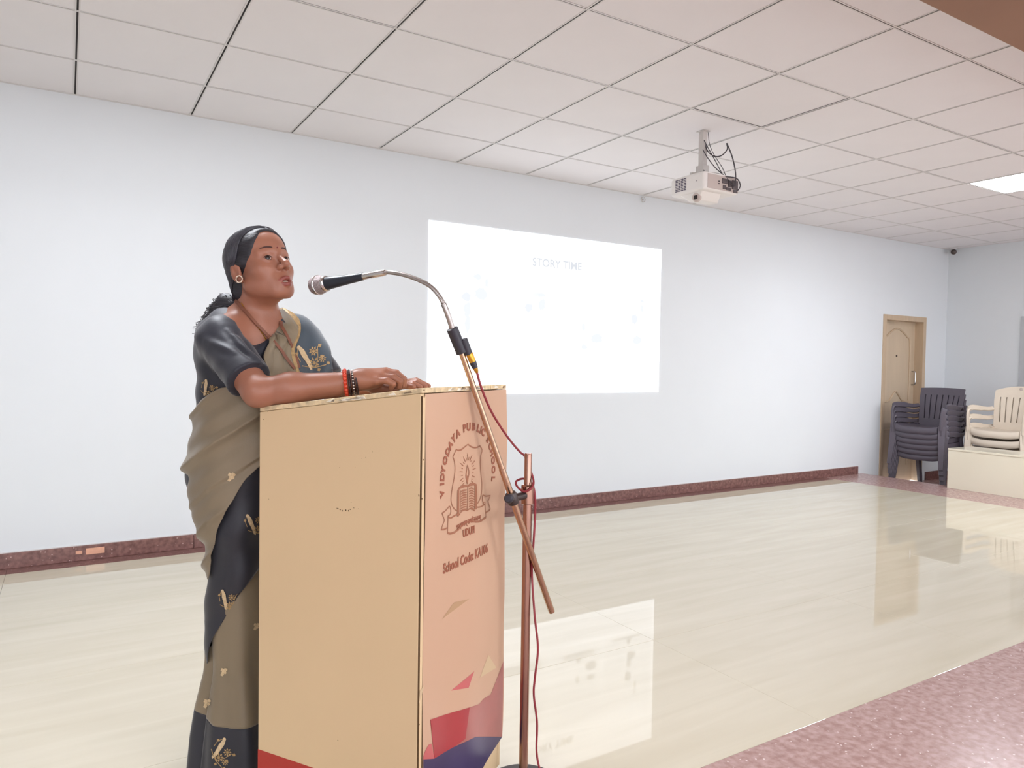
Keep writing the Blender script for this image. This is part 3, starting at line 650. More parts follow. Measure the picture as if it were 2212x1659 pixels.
# ------------------------------------------------------------------ small fittings
cc = empty('security_camera', (XW - .075, -.09, H)); tag(cc, 'small white security camera with a dark lens in the ceiling corner', 'camera')
link('housing', MB().lathe((0, 0, 0), (0, 0, -1), [(0, .04), (.012, .04), (.02, .026), (.03, .02)], 20).ball((0, 0, -.045), .032, 8).mesh('housing', M['cctv'], smooth=True), cc, False)
link('lens', MB().lathe((-.012, -.012, -.048), (-.05, -.04, -.055), [(0, .031), (.026, .031), (.03, .026)], 18).mesh('lens', M['base'], smooth=True), cc, False)
hk = MB().tube([(4.21 + .022 * math.cos(a), -.012, H - .035 + .022 * math.sin(a)) for a in np.linspace(.6, 6.6, 20)], .003, 6).lathe((4.21, 0, H - .035), (4.21, -.014, H - .035), [(0, .006), (.012, .005)], 8)
tag(link('wall_hook', hk.mesh('wall_hook', M['mount'], smooth=True)), 'small pale ring hook high on the back wall above the slide', 'hook')

# ------------------------------------------------------------------ stacking chairs (front towards local -y)
def sweep_flat(pts, w, t, side):            # rectangular band along a path: width w along 'side', thickness t
    P = np.array(pts, float); T = np.gradient(P, axis=0); T /= np.linalg.norm(T, axis=1)[:, None]
    S = np.asarray(side, float); ww = w if hasattr(w, '__len__') else [w] * len(P)
    mb = MB(); G = []
    for p, t_, x in zip(P, T, ww):
        s_ = S - t_ * (S @ t_); s_ /= np.linalg.norm(s_); n = np.cross(t_, s_)
        c = .3
        G.append([p + s_ * x / 2 * a + n * t / 2 * b for a, b in ((-1, -c), (-1 + .12, -1), (1 - .12, -1), (1, -c), (1, c), (1 - .12, 1), (-1 + .12, 1), (-1, c))])
    mb.grid(G, closed=True); k = len(G[0]); o = len(mb.v) - k
    mb.f += [tuple(range(k))[::-1], tuple(range(o, o + k))]; mb.mi += [0, 0]
    return mb
def make_chair(name, m, round_top, label, group):
    root = empty(name, (0, 0, 0)); tag(root, label, 'chair', group)
    part = lambda n, mb, parent=root, **kw: link(n, mb.mesh(n, m, **kw), parent, False)
    # seat: dished shell with a turned-down front lip
    G = []
    prof = [(.20, .425), (.10, .418), (0, .417), (-.12, .425), (-.19, .433), (-.225, .428), (-.238, .405), (-.24, .375)]
    for y, z in prof:
        G.append([(x, y - .012 * (1 - (x / .225) ** 2), z + .02 * (x / .225) ** 4 - .004) for x in np.linspace(-.225, .225, 13)])
    low = [[(x, y + .012, z - .016) for (x, y, z) in row] for row in G]
    mb = MB(); mb.grid(G); mb.grid([r[::-1] for r in low])
    for A_, B_ in ((G, low),):
        a = len(A_); b = len(A_[0])
        mb.grid([[A_[i][0] for i in range(a)], [B_[i][0] for i in range(a)]]); mb.grid([[A_[i][-1] for i in range(a)], [B_[i][-1] for i in range(a)]])
        mb.grid([A_[0], B_[0]]); mb.grid([A_[-1], B_[-1]])
    part('seat', mb, merge=.0005, smooth=50)
    # backrest: leaning, curved across; frame and slats
    def bk(x, z): return np.array([x, .195 + (z - .42) * .24 + .03 * (1 - (x / .24) ** 2) - .02, z])
    zt = lambda x: (.885 if round_top else .845) - (.05 * (x / .24) ** 2 if round_top else .008 * (x / .24) ** 2)
    wid = lambda z: .205 + .03 * min(1, (z - .42) / .3)
    def patch(xa, xb, za, zb, nx=6, nz=6):
        g1 = [[bk(xa(z_) + (xb(z_) - xa(z_)) * i / nx, z_) if not callable(zb) else None for i in range(nx + 1)] for z_ in np.linspace(za, zb, nz + 1)]
        return g1
    def shell(g1):
        t = np.array([0, .013, -.003]); g2 = [[p + t for p in r] for r in g1]
        mb = MB(); mb.grid(g1); mb.grid(g2)
        mb.grid([[r[0] for r in g1], [r[0] for r in g2]]); mb.grid([[r[-1] for r in g1], [r[-1] for r in g2]]); mb.grid([g1[0], g2[0]]); mb.grid([g1[-1], g2[-1]])
        return mb
    fr = MB()
    def join(m2): fr.add(m2.v, m2.f)
    z0, z1 = .50, .765
    join(shell(patch(lambda z: -wid(z), lambda z: wid(z), .40, z0, 16, 3)))
    gt = []
    for q in np.linspace(0, 1, 5):
        row = []
        for i in range(17):
            x = -wid(z1) + 2 * wid(z1) * i / 16; zz = z1 + (zt(x) - z1) * q; row.append(bk(x * wid(zz) / wid(z1), zz))
        gt.append(row)
    join(shell(gt))
    join(shell(patch(lambda z: -wid(z), lambda z: -wid(z) + .05, z0, z1, 2, 6))); join(shell(patch(lambda z: wid(z) - .05, lambda z: wid(z), z0, z1, 2, 6)))
    back = part('backrest', fr, merge=.0004, smooth=50)
    nsl = 6
    for k in range(nsl):
        gap = .011
        f0 = lambda z, k=k: (-wid(z) + .05) + (2 * wid(z) - .1) * (k / nsl) + gap / 2 + (gap / 2 if k == 0 else 0)
        f1 = lambda z, k=k: (-wid(z) + .05) + (2 * wid(z) - .1) * ((k + 1) / nsl) - gap / 2 - (gap / 2 if k == nsl - 1 else 0)
        part('slat', shell(patch(f0, f1, z0 - .006, z1 + .006, 2, 6)), back, merge=.0004, smooth=50)
    if round_top:
        c = bk(0, .855); link('emblem', MB().lathe(c + [0, .004, 0], c + [0, -.01, 0], [(0, .016), (.010, .016), (.012, .012)], 18).mesh('emblem', M['pgrey'], smooth=True), back, False)
    for s in (-1, 1):
        arm = spline([(s * .262, -.215, .41), (s * .268, -.215, .56), (s * .272, -.195, .635), (s * .272, -.13, .655), (s * .265, .02, .645), (s * .25, .15, .635), (s * .232, .225, .64)], 22)
        part('armrest', sweep_flat(arm, [.062] * 5 + [.058] * 10 + [.045] * 7, .022, (0, 1, 0) if False else (s * .25, 1, .9)), smooth=50)
        part('leg', sweep_flat([(s * .255, -.205, .45), (s * .262, -.215, .3), (s * .272, -.235, .12), (s * .278, -.245, 0)], [.075, .066, .052, .045], .035, (1, .5, 0)), smooth=50)
        part('leg', sweep_flat([(s * .222, .17, .45), (s * .232, .20, .3), (s * .242, .25, .12), (s * .248, .275, 0)], [.07, .06, .05, .042], .032, (1, -.5, 0)), smooth=50)
        part('seat_side', sweep_flat([(s * .238, -.2, .415), (s * .236, 0, .41), (s * .228, .19, .42)], .055, .02, (0, 0, 1)), smooth=50)
    return root
ORD = ['topmost', 'second from the top', 'third from the top', 'fourth from the top', 'fifth from the top', 'lowest']
def stack(proto, n, x, y, rz, dz, dx, text):
    for k in range(n):
        o = proto if k == 0 else copy_tree(proto)
        o.location = (x + dx * k, y, LOW + dz * k); o.rotation_euler = (0, 0, rz)
        r_ = n - 1 - k
        o['label'] = text % (ORD[r_] if r_ < n - 1 else 'lowest')
dark = make_chair('dark_chair', M['dark_plastic'], False, 'x', 'stacked dark plastic armchairs')
stack(dark, 6, 8.02, -.465, -math.pi / 2, .058, -.012, 'dark charcoal plastic armchair, %s of the stack by the door')
white = make_chair('cream_chair', M['cream_plastic'], True, 'x', 'stacked cream plastic armchairs')
stack(white, 4, 8.32, -1.09, -math.pi / 2, .095, -.012, 'cream plastic armchair, %s of the stack behind the parapet')

# ------------------------------------------------------------------ the speaker: sculpted as a distance field, in (right, depth, height)
def s_ell(c, r, Rm=None):
    c = np.asarray(c, float); r = np.asarray(r, float)
    def f(P):
        q = P - c
        if Rm is not None: q = q @ Rm
        k0 = np.sqrt(((q / r) ** 2).sum(-1)); k1 = np.sqrt(((q / (r * r)) ** 2).sum(-1)) + 1e-9
        return k0 * (k0 - 1) / k1
    return f, c, float(r.max())
def s_cone(a, b, ra, rb, cut=None):
    a = np.asarray(a, float); b = np.asarray(b, float); ba = b - a; L2 = ba @ ba
    def f(P):
        t = np.clip(((P - a) @ ba) / L2, 0, 1)
        d = np.sqrt(((P - a - t[..., None] * ba) ** 2).sum(-1)) - (ra + (rb - ra) * t)
        if cut is not None: d = np.maximum(d, (P - a) @ ba / math.sqrt(L2) - cut * math.sqrt(L2))
        return d
    return f, (a + b) / 2, math.sqrt(L2) / 2 + max(ra, rb)
class SDF:
    def __init__(s): s.ops = []
    def add(s, prim, k=.015): s.ops.append((prim, k, 1)); return s
    def sub(s, prim, k=.005): s.ops.append((prim, k, -1)); return s
    @staticmethod
    def mix(d, e, k, sg):
        if sg > 0:
            h = np.maximum(k - np.abs(d - e), 0) / k; return np.minimum(d, e) - h * h * k * .25
        e = -e; h = np.maximum(k - np.abs(d - e), 0) / k; return np.maximum(d, e) + h * h * k * .25
    def at(s, P):
        P = np.asarray(P, float); d = np.full(P.shape[:-1], .3)
        for (f, c, r), k, sg in s.ops: d = s.mix(d, f(P), k, sg)
        return d
    def grad(s, P, e=1e-3):
        return np.stack([s.at(P + np.eye(3)[i] * e) - s.at(P - np.eye(3)[i] * e) for i in range(3)], -1) / (2 * e)
    def snap(s, P, off=0.0, n=8):
        P = np.array(P, float)
        for _ in range(n):
            d = s.at(P) - off; g = s.grad(P); P = P - (d / (np.maximum((g * g).sum(-1), .2)))[..., None] * g * .9
        return P
    def field(s, ax):
        D = np.full([len(a) for a in ax], .3, np.float32)
        for (f, c, r), k, sg in s.ops:
            m = r + k + .012; sl = []
            for i in range(3):
                lo = np.searchsorted(ax[i], c[i] - m); hi = np.searchsorted(ax[i], c[i] + m); sl.append(slice(lo, hi))
            if any(q.stop - q.start < 1 for q in sl): continue
            P = np.stack(np.meshgrid(*[ax[i][sl[i]] for i in range(3)], indexing='ij'), -1)
            D[tuple(sl)] = s.mix(D[tuple(sl)], f(P), k, sg)
        return D
def surface_nets(D, ax):
    ins = D < 0; nx, ny, nz = D.shape
    cnt = np.zeros((nx - 1, ny - 1, nz - 1), np.int8)
    for dx in (0, 1):
        for dy in (0, 1):
            for dz in (0, 1): cnt += ins[dx:nx - 1 + dx, dy:ny - 1 + dy, dz:nz - 1 + dz]
    act = np.argwhere((cnt > 0) & (cnt < 8))
    idx = np.full(cnt.shape, -1, np.int64); idx[act[:, 0], act[:, 1], act[:, 2]] = np.arange(len(act))
    offs = np.array([(a, b, c) for a in (0, 1) for b in (0, 1) for c in (0, 1)])
    cv = np.stack([D[act[:, 0] + o[0], act[:, 1] + o[1], act[:, 2] + o[2]] for o in offs], 1)
    cp = np.stack([np.stack([ax[i][act[:, i] + o[i]] for i in range(3)], -1) for o in offs], 1)
    S = np.zeros((len(act), 3)); N = np.zeros(len(act))
    for i in range(8):
        for j in range(i + 1, 8):
            if abs(offs[i] - offs[j]).sum() != 1: continue
            a, b = cv[:, i], cv[:, j]; m = (a < 0) != (b < 0)
            t = np.where(m, a / np.where(m, a - b, 1), 0)[:, None]
            S += np.where(m[:, None], cp[:, i] * (1 - t) + cp[:, j] * t, 0); N += m
    V = S / N[:, None]
    F = []
    for axis in range(3):
        sl0 = [slice(None)] * 3; sl1 = [slice(None)] * 3; sl0[axis] = slice(0, -1); sl1[axis] = slice(1, None)
        a, b = ins[tuple(sl0)], ins[tuple(sl1)]
        e = np.argwhere(a != b); o1, o2 = [(1, 2), (2, 0), (0, 1)][axis]
        e = e[(e[:, o1] > 0) & (e[:, o2] > 0) & (e[:, o1] < D.shape[o1] - 1) & (e[:, o2] < D.shape[o2] - 1)]
        fl = a[e[:, 0], e[:, 1], e[:, 2]]
        q = []
        for d1, d2 in ((-1, -1), (0, -1), (0, 0), (-1, 0)):
            c = e.copy(); c[:, o1] += d1; c[:, o2] += d2; q.append(idx[c[:, 0], c[:, 1], c[:, 2]])
        q = np.stack(q, 1); q[~fl] = q[~fl][:, ::-1]; F.append(q)
    return V, np.vstack(F)
def axis_steps(lo, hi, fine, f, c):
    out = [lo]
    while out[-1] < hi:
        x = out[-1]; out.append(x + (f if any(a <= x <= b for a, b in fine) else c))
    return np.array(out)
def np_mesh(name, V, F, mats, smooth_it=0, lam=.5):
    me = bpy.data.meshes.new(name)
    V = np.asarray(V, float); F = np.asarray(F)
    for _ in range(smooth_it):
        acc = np.zeros_like(V); n = np.zeros(len(V))
        for i in range(4):
            a, b = F[:, i], F[:, (i + 1) % 4]
            np.add.at(acc, a, V[b]); np.add.at(n, a, 1); np.add.at(acc, b, V[a]); np.add.at(n, b, 1)
        V = V + lam * (acc / np.maximum(n, 1)[:, None] - V)
    me.vertices.add(len(V)); me.vertices.foreach_set('co', rdz(V).ravel())
    me.loops.add(F.size); me.loops.foreach_set('vertex_index', F.ravel().astype(np.int32))
    me.polygons.add(len(F)); me.polygons.foreach_set('loop_start', np.arange(0, F.size, 4, dtype=np.int32))
    me.update(calc_edges=True); me.validate()
    for m_ in (mats if isinstance(mats, (list, tuple)) else [mats]): me.materials.append(m_)
    shade(me, 180); me.update()
    return me

per = empty('person', rdz((-.76, 2.08, 0)), 0.0)
tag(per, 'person in olive and navy saree speaking at the lectern, forearm resting on it', 'person')

# --- head frame
ya, pi_, ro, HS = 0.9606, .311, .0785, .962
HO = np.array([-.708, 2.03, 1.419])
F0 = np.array([math.sin(ya) * math.cos(pi_), -math.cos(ya) * math.cos(pi_), math.sin(pi_)])
X0 = np.array([math.cos(ya), math.sin(ya), 0]); Z0 = np.cross(F0, X0)
HX = math.cos(ro) * X0 + math.sin(ro) * Z0; HZ = -math.sin(ro) * X0 + math.cos(ro) * Z0
HR = np.stack([HX, F0, HZ], 1)                       # columns: her left, forward, up
def hp(x, y, z): return HO + HS * (HR @ np.array([x, y, z], float))
def hl(P): return ((np.asarray(P) - HO) @ HR) / HS
def h_ell(x, y, z, a, b, c, tilt=None):
    Rm = HR if tilt is None else HR @ np.array(Matrix.Rotation(tilt[0], 3, tilt[1]))
    return s_ell(hp(x, y, z), np.array([a, b, c]) * HS, Rm)
def h_cone(p, q, ra, rb): return s_cone(hp(*p), hp(*q), ra * HS, rb * HS)

# --- landmarks of the body
SHR, SHL = K(476, 731, 1.965), K(640, 731, 2.165)
ELR, ELL = K(557, 847, 1.845), K(716, 838, 2.13)
WRR, WRL = K(752, 826, 1.885), K(820, 834, 2.06)
NKB = K(549, 700, 2.085)
TF = np.array([math.sin(math.radians(50)), -math.cos(math.radians(50)), 0]); TL = np.array([-TF[1], TF[0], 0]); TR_ = np.stack([TL, TF, [0, 0, 1.0]], 1)
CH = K(545, 792, 2.085); AB = K(535, 905, 2.10); PV = K(531, 1010, 2.10)

def torso(s):
    s.add(s_ell(CH, (.148, .108, .165), TR_), .03)
    s.add(s_ell(AB, (.138, .112, .17), TR_), .05)
    s.add(s_ell(PV, (.158, .132, .16), TR_), .05)
    for sg in (-1, 1): s.add(s_ell(CH + TL * .066 * sg + TF * .075 + [0, 0, -.02], (.056, .05, .058), TR_), .03)
    mid = (SHR + SHL) / 2
    s.add(s_cone(mid + (SHR - mid) * .2 + [0, 0, .018], SHR + [0, 0, -.004], .050, .050), .04)
    s.add(s_cone(mid + (SHL - mid) * .2 + [0, 0, .012], SHL + [0, 0, -.006], .050, .048), .04)
    s.add(s_ell(CH - TF * .045 + [0, 0, .07], (.135, .07, .10), TR_), .04)
    return s
B_ = SDF(); torso(B_)
B_.add(s_cone(NKB, hp(0, -.022, -.055), .058, .050), .045)
B_.add(s_cone(NKB + (SHR - NKB) * .05 + [0, 0, -.02], NKB + (SHR - NKB) * .75, .05, .04), .05)
B_.add(s_cone(NKB + [0, 0, -.02], NKB + (SHL - NKB) * .75, .05, .04), .05)
# arms
B_.add(s_cone(SHR, ELR, .050, .037), .03); B_.add(s_cone(SHL, ELL, .048, .035), .03)
FM = ELR + (WRR - ELR) * .36 + [0, 0, .001]
B_.add(s_cone(ELR, FM, .0355, .0385), .02); B_.add(s_cone(FM, WRR, .0385, .0268), .02)
B_.add(s_cone(ELL, WRL, .034, .024), .02)
B_.add(s_cone(K(598, 849, 1.862), K(725, 839, 1.884), .026, .0215), .015)
# right hand, loosely closed
def finger(js, r0, r1, k=.0032):
    n = len(js) - 1
    for i in range(n): B_.add(s_cone(js[i], js[i + 1], r0 + (r1 - r0) * i / n, r0 + (r1 - r0) * (i + 1) / n), k)
B_.add(s_cone(WRR, K(785, 820, 1.885), .0255, .027), .012)
mc = dict(p=K(812, 823, 1.868), r=K(823, 813, 1.884), m=K(831, 805, 1.901), i=K(834, 803, 1.920))
for q, r in (('p', .0115), ('r', .0125), ('m', .0125), ('i', .0125)): B_.add(s_cone(K(775, 820, 1.885), mc[q], .022, r), .012)
B_.add(s_ell(K(802, 826, 1.90), (.034, .03, .017)), .012)
finger([mc['p'], K(836, 822, 1.864), K(849, 829, 1.864), K(845, 838, 1.872)], .0092, .0075)
finger([mc['r'], K(850, 815, 1.880), K(864, 824, 1.880), K(862, 836, 1.886)], .0096, .0078)
finger([mc['m'], K(856, 807, 1.900), K(870, 819, 1.900), K(868, 834, 1.905)], .0098, .0080)
finger([mc['i'], K(856, 806, 1.920), K(872, 819, 1.921), K(872, 833, 1.925)], .0102, .0082)
finger([K(775, 830, 1.905), K(806, 838, 1.925), K(836, 841, 1.925), K(852, 842, 1.915)], .014, .0085, .01)
# left hand, resting flat beyond it
B_.add(s_cone(WRL, K(866, 829, 2.04), .023, .016), .012)
lk = [K(872, 826, 2.055), K(874, 826, 2.035), K(876, 828, 2.016), K(874, 830, 1.998)]
for q, (e1, e2) in zip(lk, ((K(899, 822, 2.05), K(922, 833, 2.04)), (K(903, 824, 2.028), K(926, 834, 2.018)), (K(901, 826, 2.006), K(919, 835, 1.998)), (K(893, 830, 1.985), K(908, 836, 1.98)))):
    B_.add(s_cone(K(850, 830, 2.04), q, .016, .011), .01); finger([q, e1, e2], .0095, .0072)
finger([K(855, 834, 2.01), K(880, 833, 1.975), K(893, 836, 1.965)], .011, .008)
# head
B_.add(h_ell(0, -.014, .036, .0725, .092, .078), .03)
B_.add(h_ell(0, .034, .042, .058, .052, .054), .03)
B_.add(h_ell(0, .030, -.028, .058, .056, .060), .03)
B_.add(h_ell(0, .026, -.062, .050, .056, .044), .03)
B_.add(h_ell(0, .071, -.099, .021, .017, .016), .022)
for sg in (-1, 1):
    B_.add(h_ell(sg * .042, .049, -.026, .022, .026, .024), .02)
    B_.add(h_cone((sg * .043, .066, .017), (sg * .009, .082, .019), .009, .009), .014)
    B_.add(h_cone((sg * .052, .0, -.055), (sg * .022, .062, -.094), .016, .015), .02)
    B_.sub(h_ell(sg * .033, .099, -.001, .017, .021, .0105), .012)
B_.add(h_ell(0, .068, -.074, .031, .025, .026), .018)
B_.add(h_cone((0, .083, .010), (0, .109, -.026), .0062, .0095), .009)
B_.add(h_ell(0, .1115, -.0295, .0105, .0105, .0098), .008)
for sg in (-1, 1):
    B_.add(h_ell(sg * .0125, .0965, -.0345, .0080, .0110, .0078), .006)
    B_.sub(h_ell(sg * .0066, .1050, -.0425, .0036, .0055, .0042), .002)
    B_.add(h_ell(sg * .031, .0715, -.0005, .0150, .0150, .0145), .004)
    B_.sub(h_ell(sg * .031, .0880, -.0008, .0150, .0094, .0068), .0015)
    B_.add(h_cone((sg * .0205, .0850, -.0715), (sg * .004, .0985, -.0660), .0042, .0066), .004)
    B_.add(h_cone((sg * .0195, .0840, -.0760), (sg * .003, .0960, -.0845), .0042, .0076), .004)
B_.sub(h_ell(0, .0985, -.0752, .0150, .014, .0034), .002)
B_.sub(h_cone((0, .103, -.049), (0, .1045, -.057), .0025, .0025), .004)
for sg in (-1, 1):
    B_.add(h_ell(sg * .0765, -.012, -.010, .0062, .0180, .0305, (sg * .25, 'Z')), .005)
    B_.sub(h_ell(sg * .0835, -.006, -.010, .0060, .0095, .0165), .004)
    B_.add(h_ell(sg * .0765, -.008, .001, .0042, .006, .010), .004)
    B_.add(h_ell(sg * .0745, -.001, -.036, .0058, .0085, .0090), .005)
ax = [axis_steps(-.95, -.10, [(-.83, -.585), (-.46, -.20)], .0024, .0055), axis_steps(1.78, 2.30, [(1.85, 2.14)], .0028, .0065), axis_steps(.72, 1.56, [(1.06, 1.15), (1.285, 1.55)], .0024, .0055)]
V, Fq = surface_nets(B_.field(ax), ax)
bme = np_mesh('body', V, Fq, [M['skin'], M['lip']], 1, .4)
# lips keep their own colour
cen = V[Fq].mean(1); q_ = hl(cen)
lipd = np.full(len(q_), 1.0)
for sg in (-1, 1):
    for a, b, ra, rb in (((sg * .0205, .0850, -.0715), (sg * .004, .0985, -.0660), .0042, .0066), ((sg * .0195, .0840, -.0760), (sg * .003, .0960, -.0845), .0042, .0076)):
        lipd = np.minimum(lipd, s_cone(a, b, ra, rb)[0](q_))
isl = (lipd < .0012) & (q_[:, 1] > .083) & (q_[:, 2] < -.0605) & (q_[:, 2] > -.0905)
bme.polygons.foreach_set('material_index', isl.astype(np.int32))
body_o = link('body', bme, per)
def skin_y(x, z, y0=.14):
    ys = np.arange(y0, .05, -.0005); d = B_.at(np.array([hp(x, y, z) for y in ys]))
    k = np.argmax(d < 0); return ys[k] if d[k] < 0 else .05
def pmesh(name, mb, m, parent=per, **kw):           # mb in (right, depth, height)
    mb.v = [tuple(p) for p in rdz(np.array(mb.v))]; kw.setdefault('smooth', True)
    return link(name, mb.mesh(name, m, **kw), parent)
for sg in (-1, 1):
    c = hp(sg * .031, .0712, -.0008)
    eye = pmesh('eye', MB().ball(c, .0134 * HS, 12), M['eye_white'])
    look = HR @ np.array([-.28, 1, .0]); look /= np.linalg.norm(look)
    pmesh('iris', MB().lathe(c + look * .0105 * HS, c + look * .02, [(0, .0072), (.0020, .0068), (.0030, .0044), (.0034, .001)], 20), M['iris'], eye)
    xs_ = np.linspace(.0155, .047, 14)
    pts = [hp(sg * x, skin_y(sg * x, z) + .0004, z) for x, z in zip(xs_, .0240 + .0062 * np.sin(np.linspace(.5, 2.6, 14)))]
    pmesh('eyebrow', MB().tube(pts, list(np.interp(np.linspace(0, 1, 14), [0, .2, .7, 1], [.0018, .0027, .0022, .0008])), 6), M['brow'])
    lp = [hp(sg * (.031 + .0128 * math.cos(a)), skin_y(sg * (.031 + .0128 * math.cos(a)), .0058 * math.sin(a) - .001) + .0003, .0058 * math.sin(a) - .001) for a in np.linspace(0, math.pi, 12)]
    pmesh('lash_line', MB().tube(lp, .0011, 5), M['brow'])
    lp = [hp(sg * (.031 + .0128 * math.cos(a)), skin_y(sg * (.031 + .0128 * math.cos(a)), -.0062 * math.sin(a) - .001) + .0001, -.0062 * math.sin(a) - .001) for a in np.linspace(.2, math.pi - .2, 10)]
    pmesh('lash_line', MB().tube(lp, .0005, 4), M['brow'])
pmesh('teeth', MB().ball(hp(0, .083, -.0725), (.011, .011, .0040), 8), M['teeth'])
bz = .0265; bc = hp(0, skin_y(0, bz), bz)
pmesh('bindi', MB().lathe(bc - F0 * .001, bc + F0 * .002, [(0, .0024), (.0022, .0024), (.0027, .0015)], 12), M['kumkum'])
def earring(sg):
    c = hp(sg * .0835, .004, -.037); ax_ = HR @ np.array([sg * .9, .35, 0]); ax_ /= np.linalg.norm(ax_)
    e = pmesh('earring', MB().lathe(c - ax_ * .002, c + ax_, [(0, .0055), (.003, .0064), (.005, .0045), (.0058, .001)], 16), M['lanyard'])
    a = HZ - ax_ * (HZ @ ax_); a /= np.linalg.norm(a); b = np.cross(ax_, a)
    for k in range(14):
        t = 2 * math.pi * k / 14
        pmesh('pearl', MB().ball(c + ax_ * .001 + (a * math.cos(t) + b * math.sin(t)) * .0092, .0019, 5), M['pearl'], e)
earring(-1); earring(1)

# --- hair
HA = SDF()
HA.add(h_ell(0, -.016, .038, .0800, .0985, .0860), .01)
HA.add(h_ell(0, .033, .046, .066, .058, .062), .02)
HL_Z = [-.3, -.024, -.018, -.006, .005, .013, .025, .042, .065, .082, .092, .12, .3]
HL_Y = [-.036, -.034, .024, .026, .034, .045, .054, .064, .072, .070, .10, .3, .5]
def hairline(P):
    q = hl(P); return (np.interp(q[..., 2] - .10 * np.abs(q[..., 0]) * 0, HL_Z, HL_Y) - q[..., 1]) * HS * .8
HA.sub((hairline, hp(0, .05, 0), .2), .005)
HA.add(h_ell(0, -.062, -.035, .060, .045, .058), .025)
HA.sub(h_cone((0, .10, .118), (0, -.02, .132), .010, .008), .008)
for sg in (-1, 1): HA.add(h_cone((sg * .064, .012, .012), (sg * .070, -.012, .018), .011, .012), .012)
tail = [hp(0, -.088, -.055), hp(-.005, -.1, -.085), K(487, 652, 2.075), K(470, 672, 2.07), K(452, 690, 2.06)]
tr = [.030, .022, .021, .018, .010]
for i in range(4): HA.add(s_cone(tail[i], tail[i + 1], tr[i], tr[i + 1]), .02)
axh = [axis_steps(-.93, -.58, [], .0033, .0033), axis_steps(1.9, 2.22, [], .0036, .0036), axis_steps(1.20, 1.57, [], .0033, .0033)]
Vh, Fh = surface_nets(HA.field(axh), axh)
hair = link('hair', np_mesh('hair', Vh, Fh, M['hair'], 3, .5), per)
rs = random.Random(5); sm = MB()
for k in range(420):                                 # strands combed back from the parting
    sg = -1 if k % 3 else 1
    y = .078 - .115 * rs.random(); st0 = np.array([sg * .006, y, .118 - .35 * max(0, y - .03)])
    lo = rs.uniform(-.052, .02)
    mid_ = np.array([sg * .078, y * .35 - .025, .03 + .3 * lo]); en = np.array([sg * rs.uniform(.005, .04), -.1, lo - .02])
    P = spline([hp(*st0), hp(*(st0 * .45 + mid_ * .55 + np.array([sg * .012, 0, .02]))), hp(*mid_), hp(*(mid_ * .4 + en * .6 + np.array([sg * .016, -.008, 0]))), hp(*en)], 16)
    P = HA.snap(P, rs.uniform(-.0003, .0016), 5)
    if (HA.at(P) > .004).any(): continue
    sm.tube(P, [.0003 + .0008 * math.sin(math.pi * min(1, i / 15 + .08)) for i in range(16)], 4)
o = pmesh('hair_strands', sm, M['strand'], hair, smooth=180); o['kind'] = 'stuff'
cm = MB()
for k in range(260):                                 # loose curls of the tail
    t = rs.random(); i = min(3, int(t * 4)); f = t * 4 - i; c = tail[i] * (1 - f) + tail[i + 1] * f; r = (tr[i] * (1 - f) + tr[i + 1] * f)
    a = rs.uniform(0, 6.28); dirn = np.array([math.cos(a) * .6 - .25, math.sin(a) * .45, math.sin(a * 1.7) * .7]); dirn /= np.linalg.norm(dirn)
    dn = np.array([-.6, 0, -.75]); p0 = c + dirn * r * .8; rr_ = rs.uniform(.004, .012); n = 26; ph = rs.uniform(0, 6.28)
    L_ = rs.uniform(.025, .06); e1 = np.cross(dn, dirn); e1 /= np.linalg.norm(e1)
    P = [p0 + dn * L_ * q + dirn * (.004 + rr_ * math.cos(ph + q * 8)) + e1 * rr_ * math.sin(ph + q * 8) for q in np.linspace(0, 1, n)]
    cm.tube(P, [.0014 * (1 - .7 * i / n) for i in range(n)], 4)
for k in range(14):
    p0 = tail[4] + np.array([rs.uniform(-.01, .01), rs.uniform(-.02, .02), rs.uniform(-.02, .01)]); ph = rs.uniform(0, 6)
    P = [p0 + np.array([-.035 * q, .01 * math.sin(ph), -.03 * q]) + np.array([.006 * math.cos(ph + 9 * q), .006 * math.sin(ph + 9 * q), .004 * math.cos(2 + ph + 9 * q)]) for q in np.linspace(0, 1, 24)]
    cm.tube(P, .0007, 4)
o = pmesh('hair_curls', cm, M['strand'], hair, smooth=180); o['kind'] = 'stuff'

# --- blouse
BL = SDF()
INF = .008
def infl(prim, d): f, c, r = prim; return (lambda P: f(P) - d), c, r + d
tmp = SDF(); torso(tmp)
for prim, k, sg in tmp.ops: BL.add(infl(prim, INF), k)
armR = (ELR - SHR); BL.add(s_cone(SHR + [0, 0, -.002], SHR + armR * 1.05, .0600, .0560, .745), .018)
armL = (ELL - SHL); BL.add(s_cone(SHL, SHL + armL * 1.05, .0570, .0520, .80), .018)
n_arm = np.cross(armR, np.array([0, 1.0, 0])); n_arm /= np.linalg.norm(n_arm)
# neck opening: wide at the nape, pointed in front
BL.sub(s_cone(NKB + [0, .02, .03], NKB + [0.0, 0, .12], .078, .085), .006)
BL.sub(s_cone(K(553, 705, 1.98), K(566, 738, 1.955), .048, .030), .008)
BL.sub(s_cone(K(578, 690, 2.06), K(594, 720, 2.02), .034, .022), .006)
BL.sub(s_cone(K(566, 738, 1.95), K(575, 762, 1.93), .028, .006), .006)
axb = [axis_steps(-.96, -.50, [], .0038, .0038), axis_steps(1.76, 2.34, [], .0045, .0045), axis_steps(.80, 1.34, [], .0038, .0038)]
Vb, Fb = surface_nets(BL.field(axb), axb)
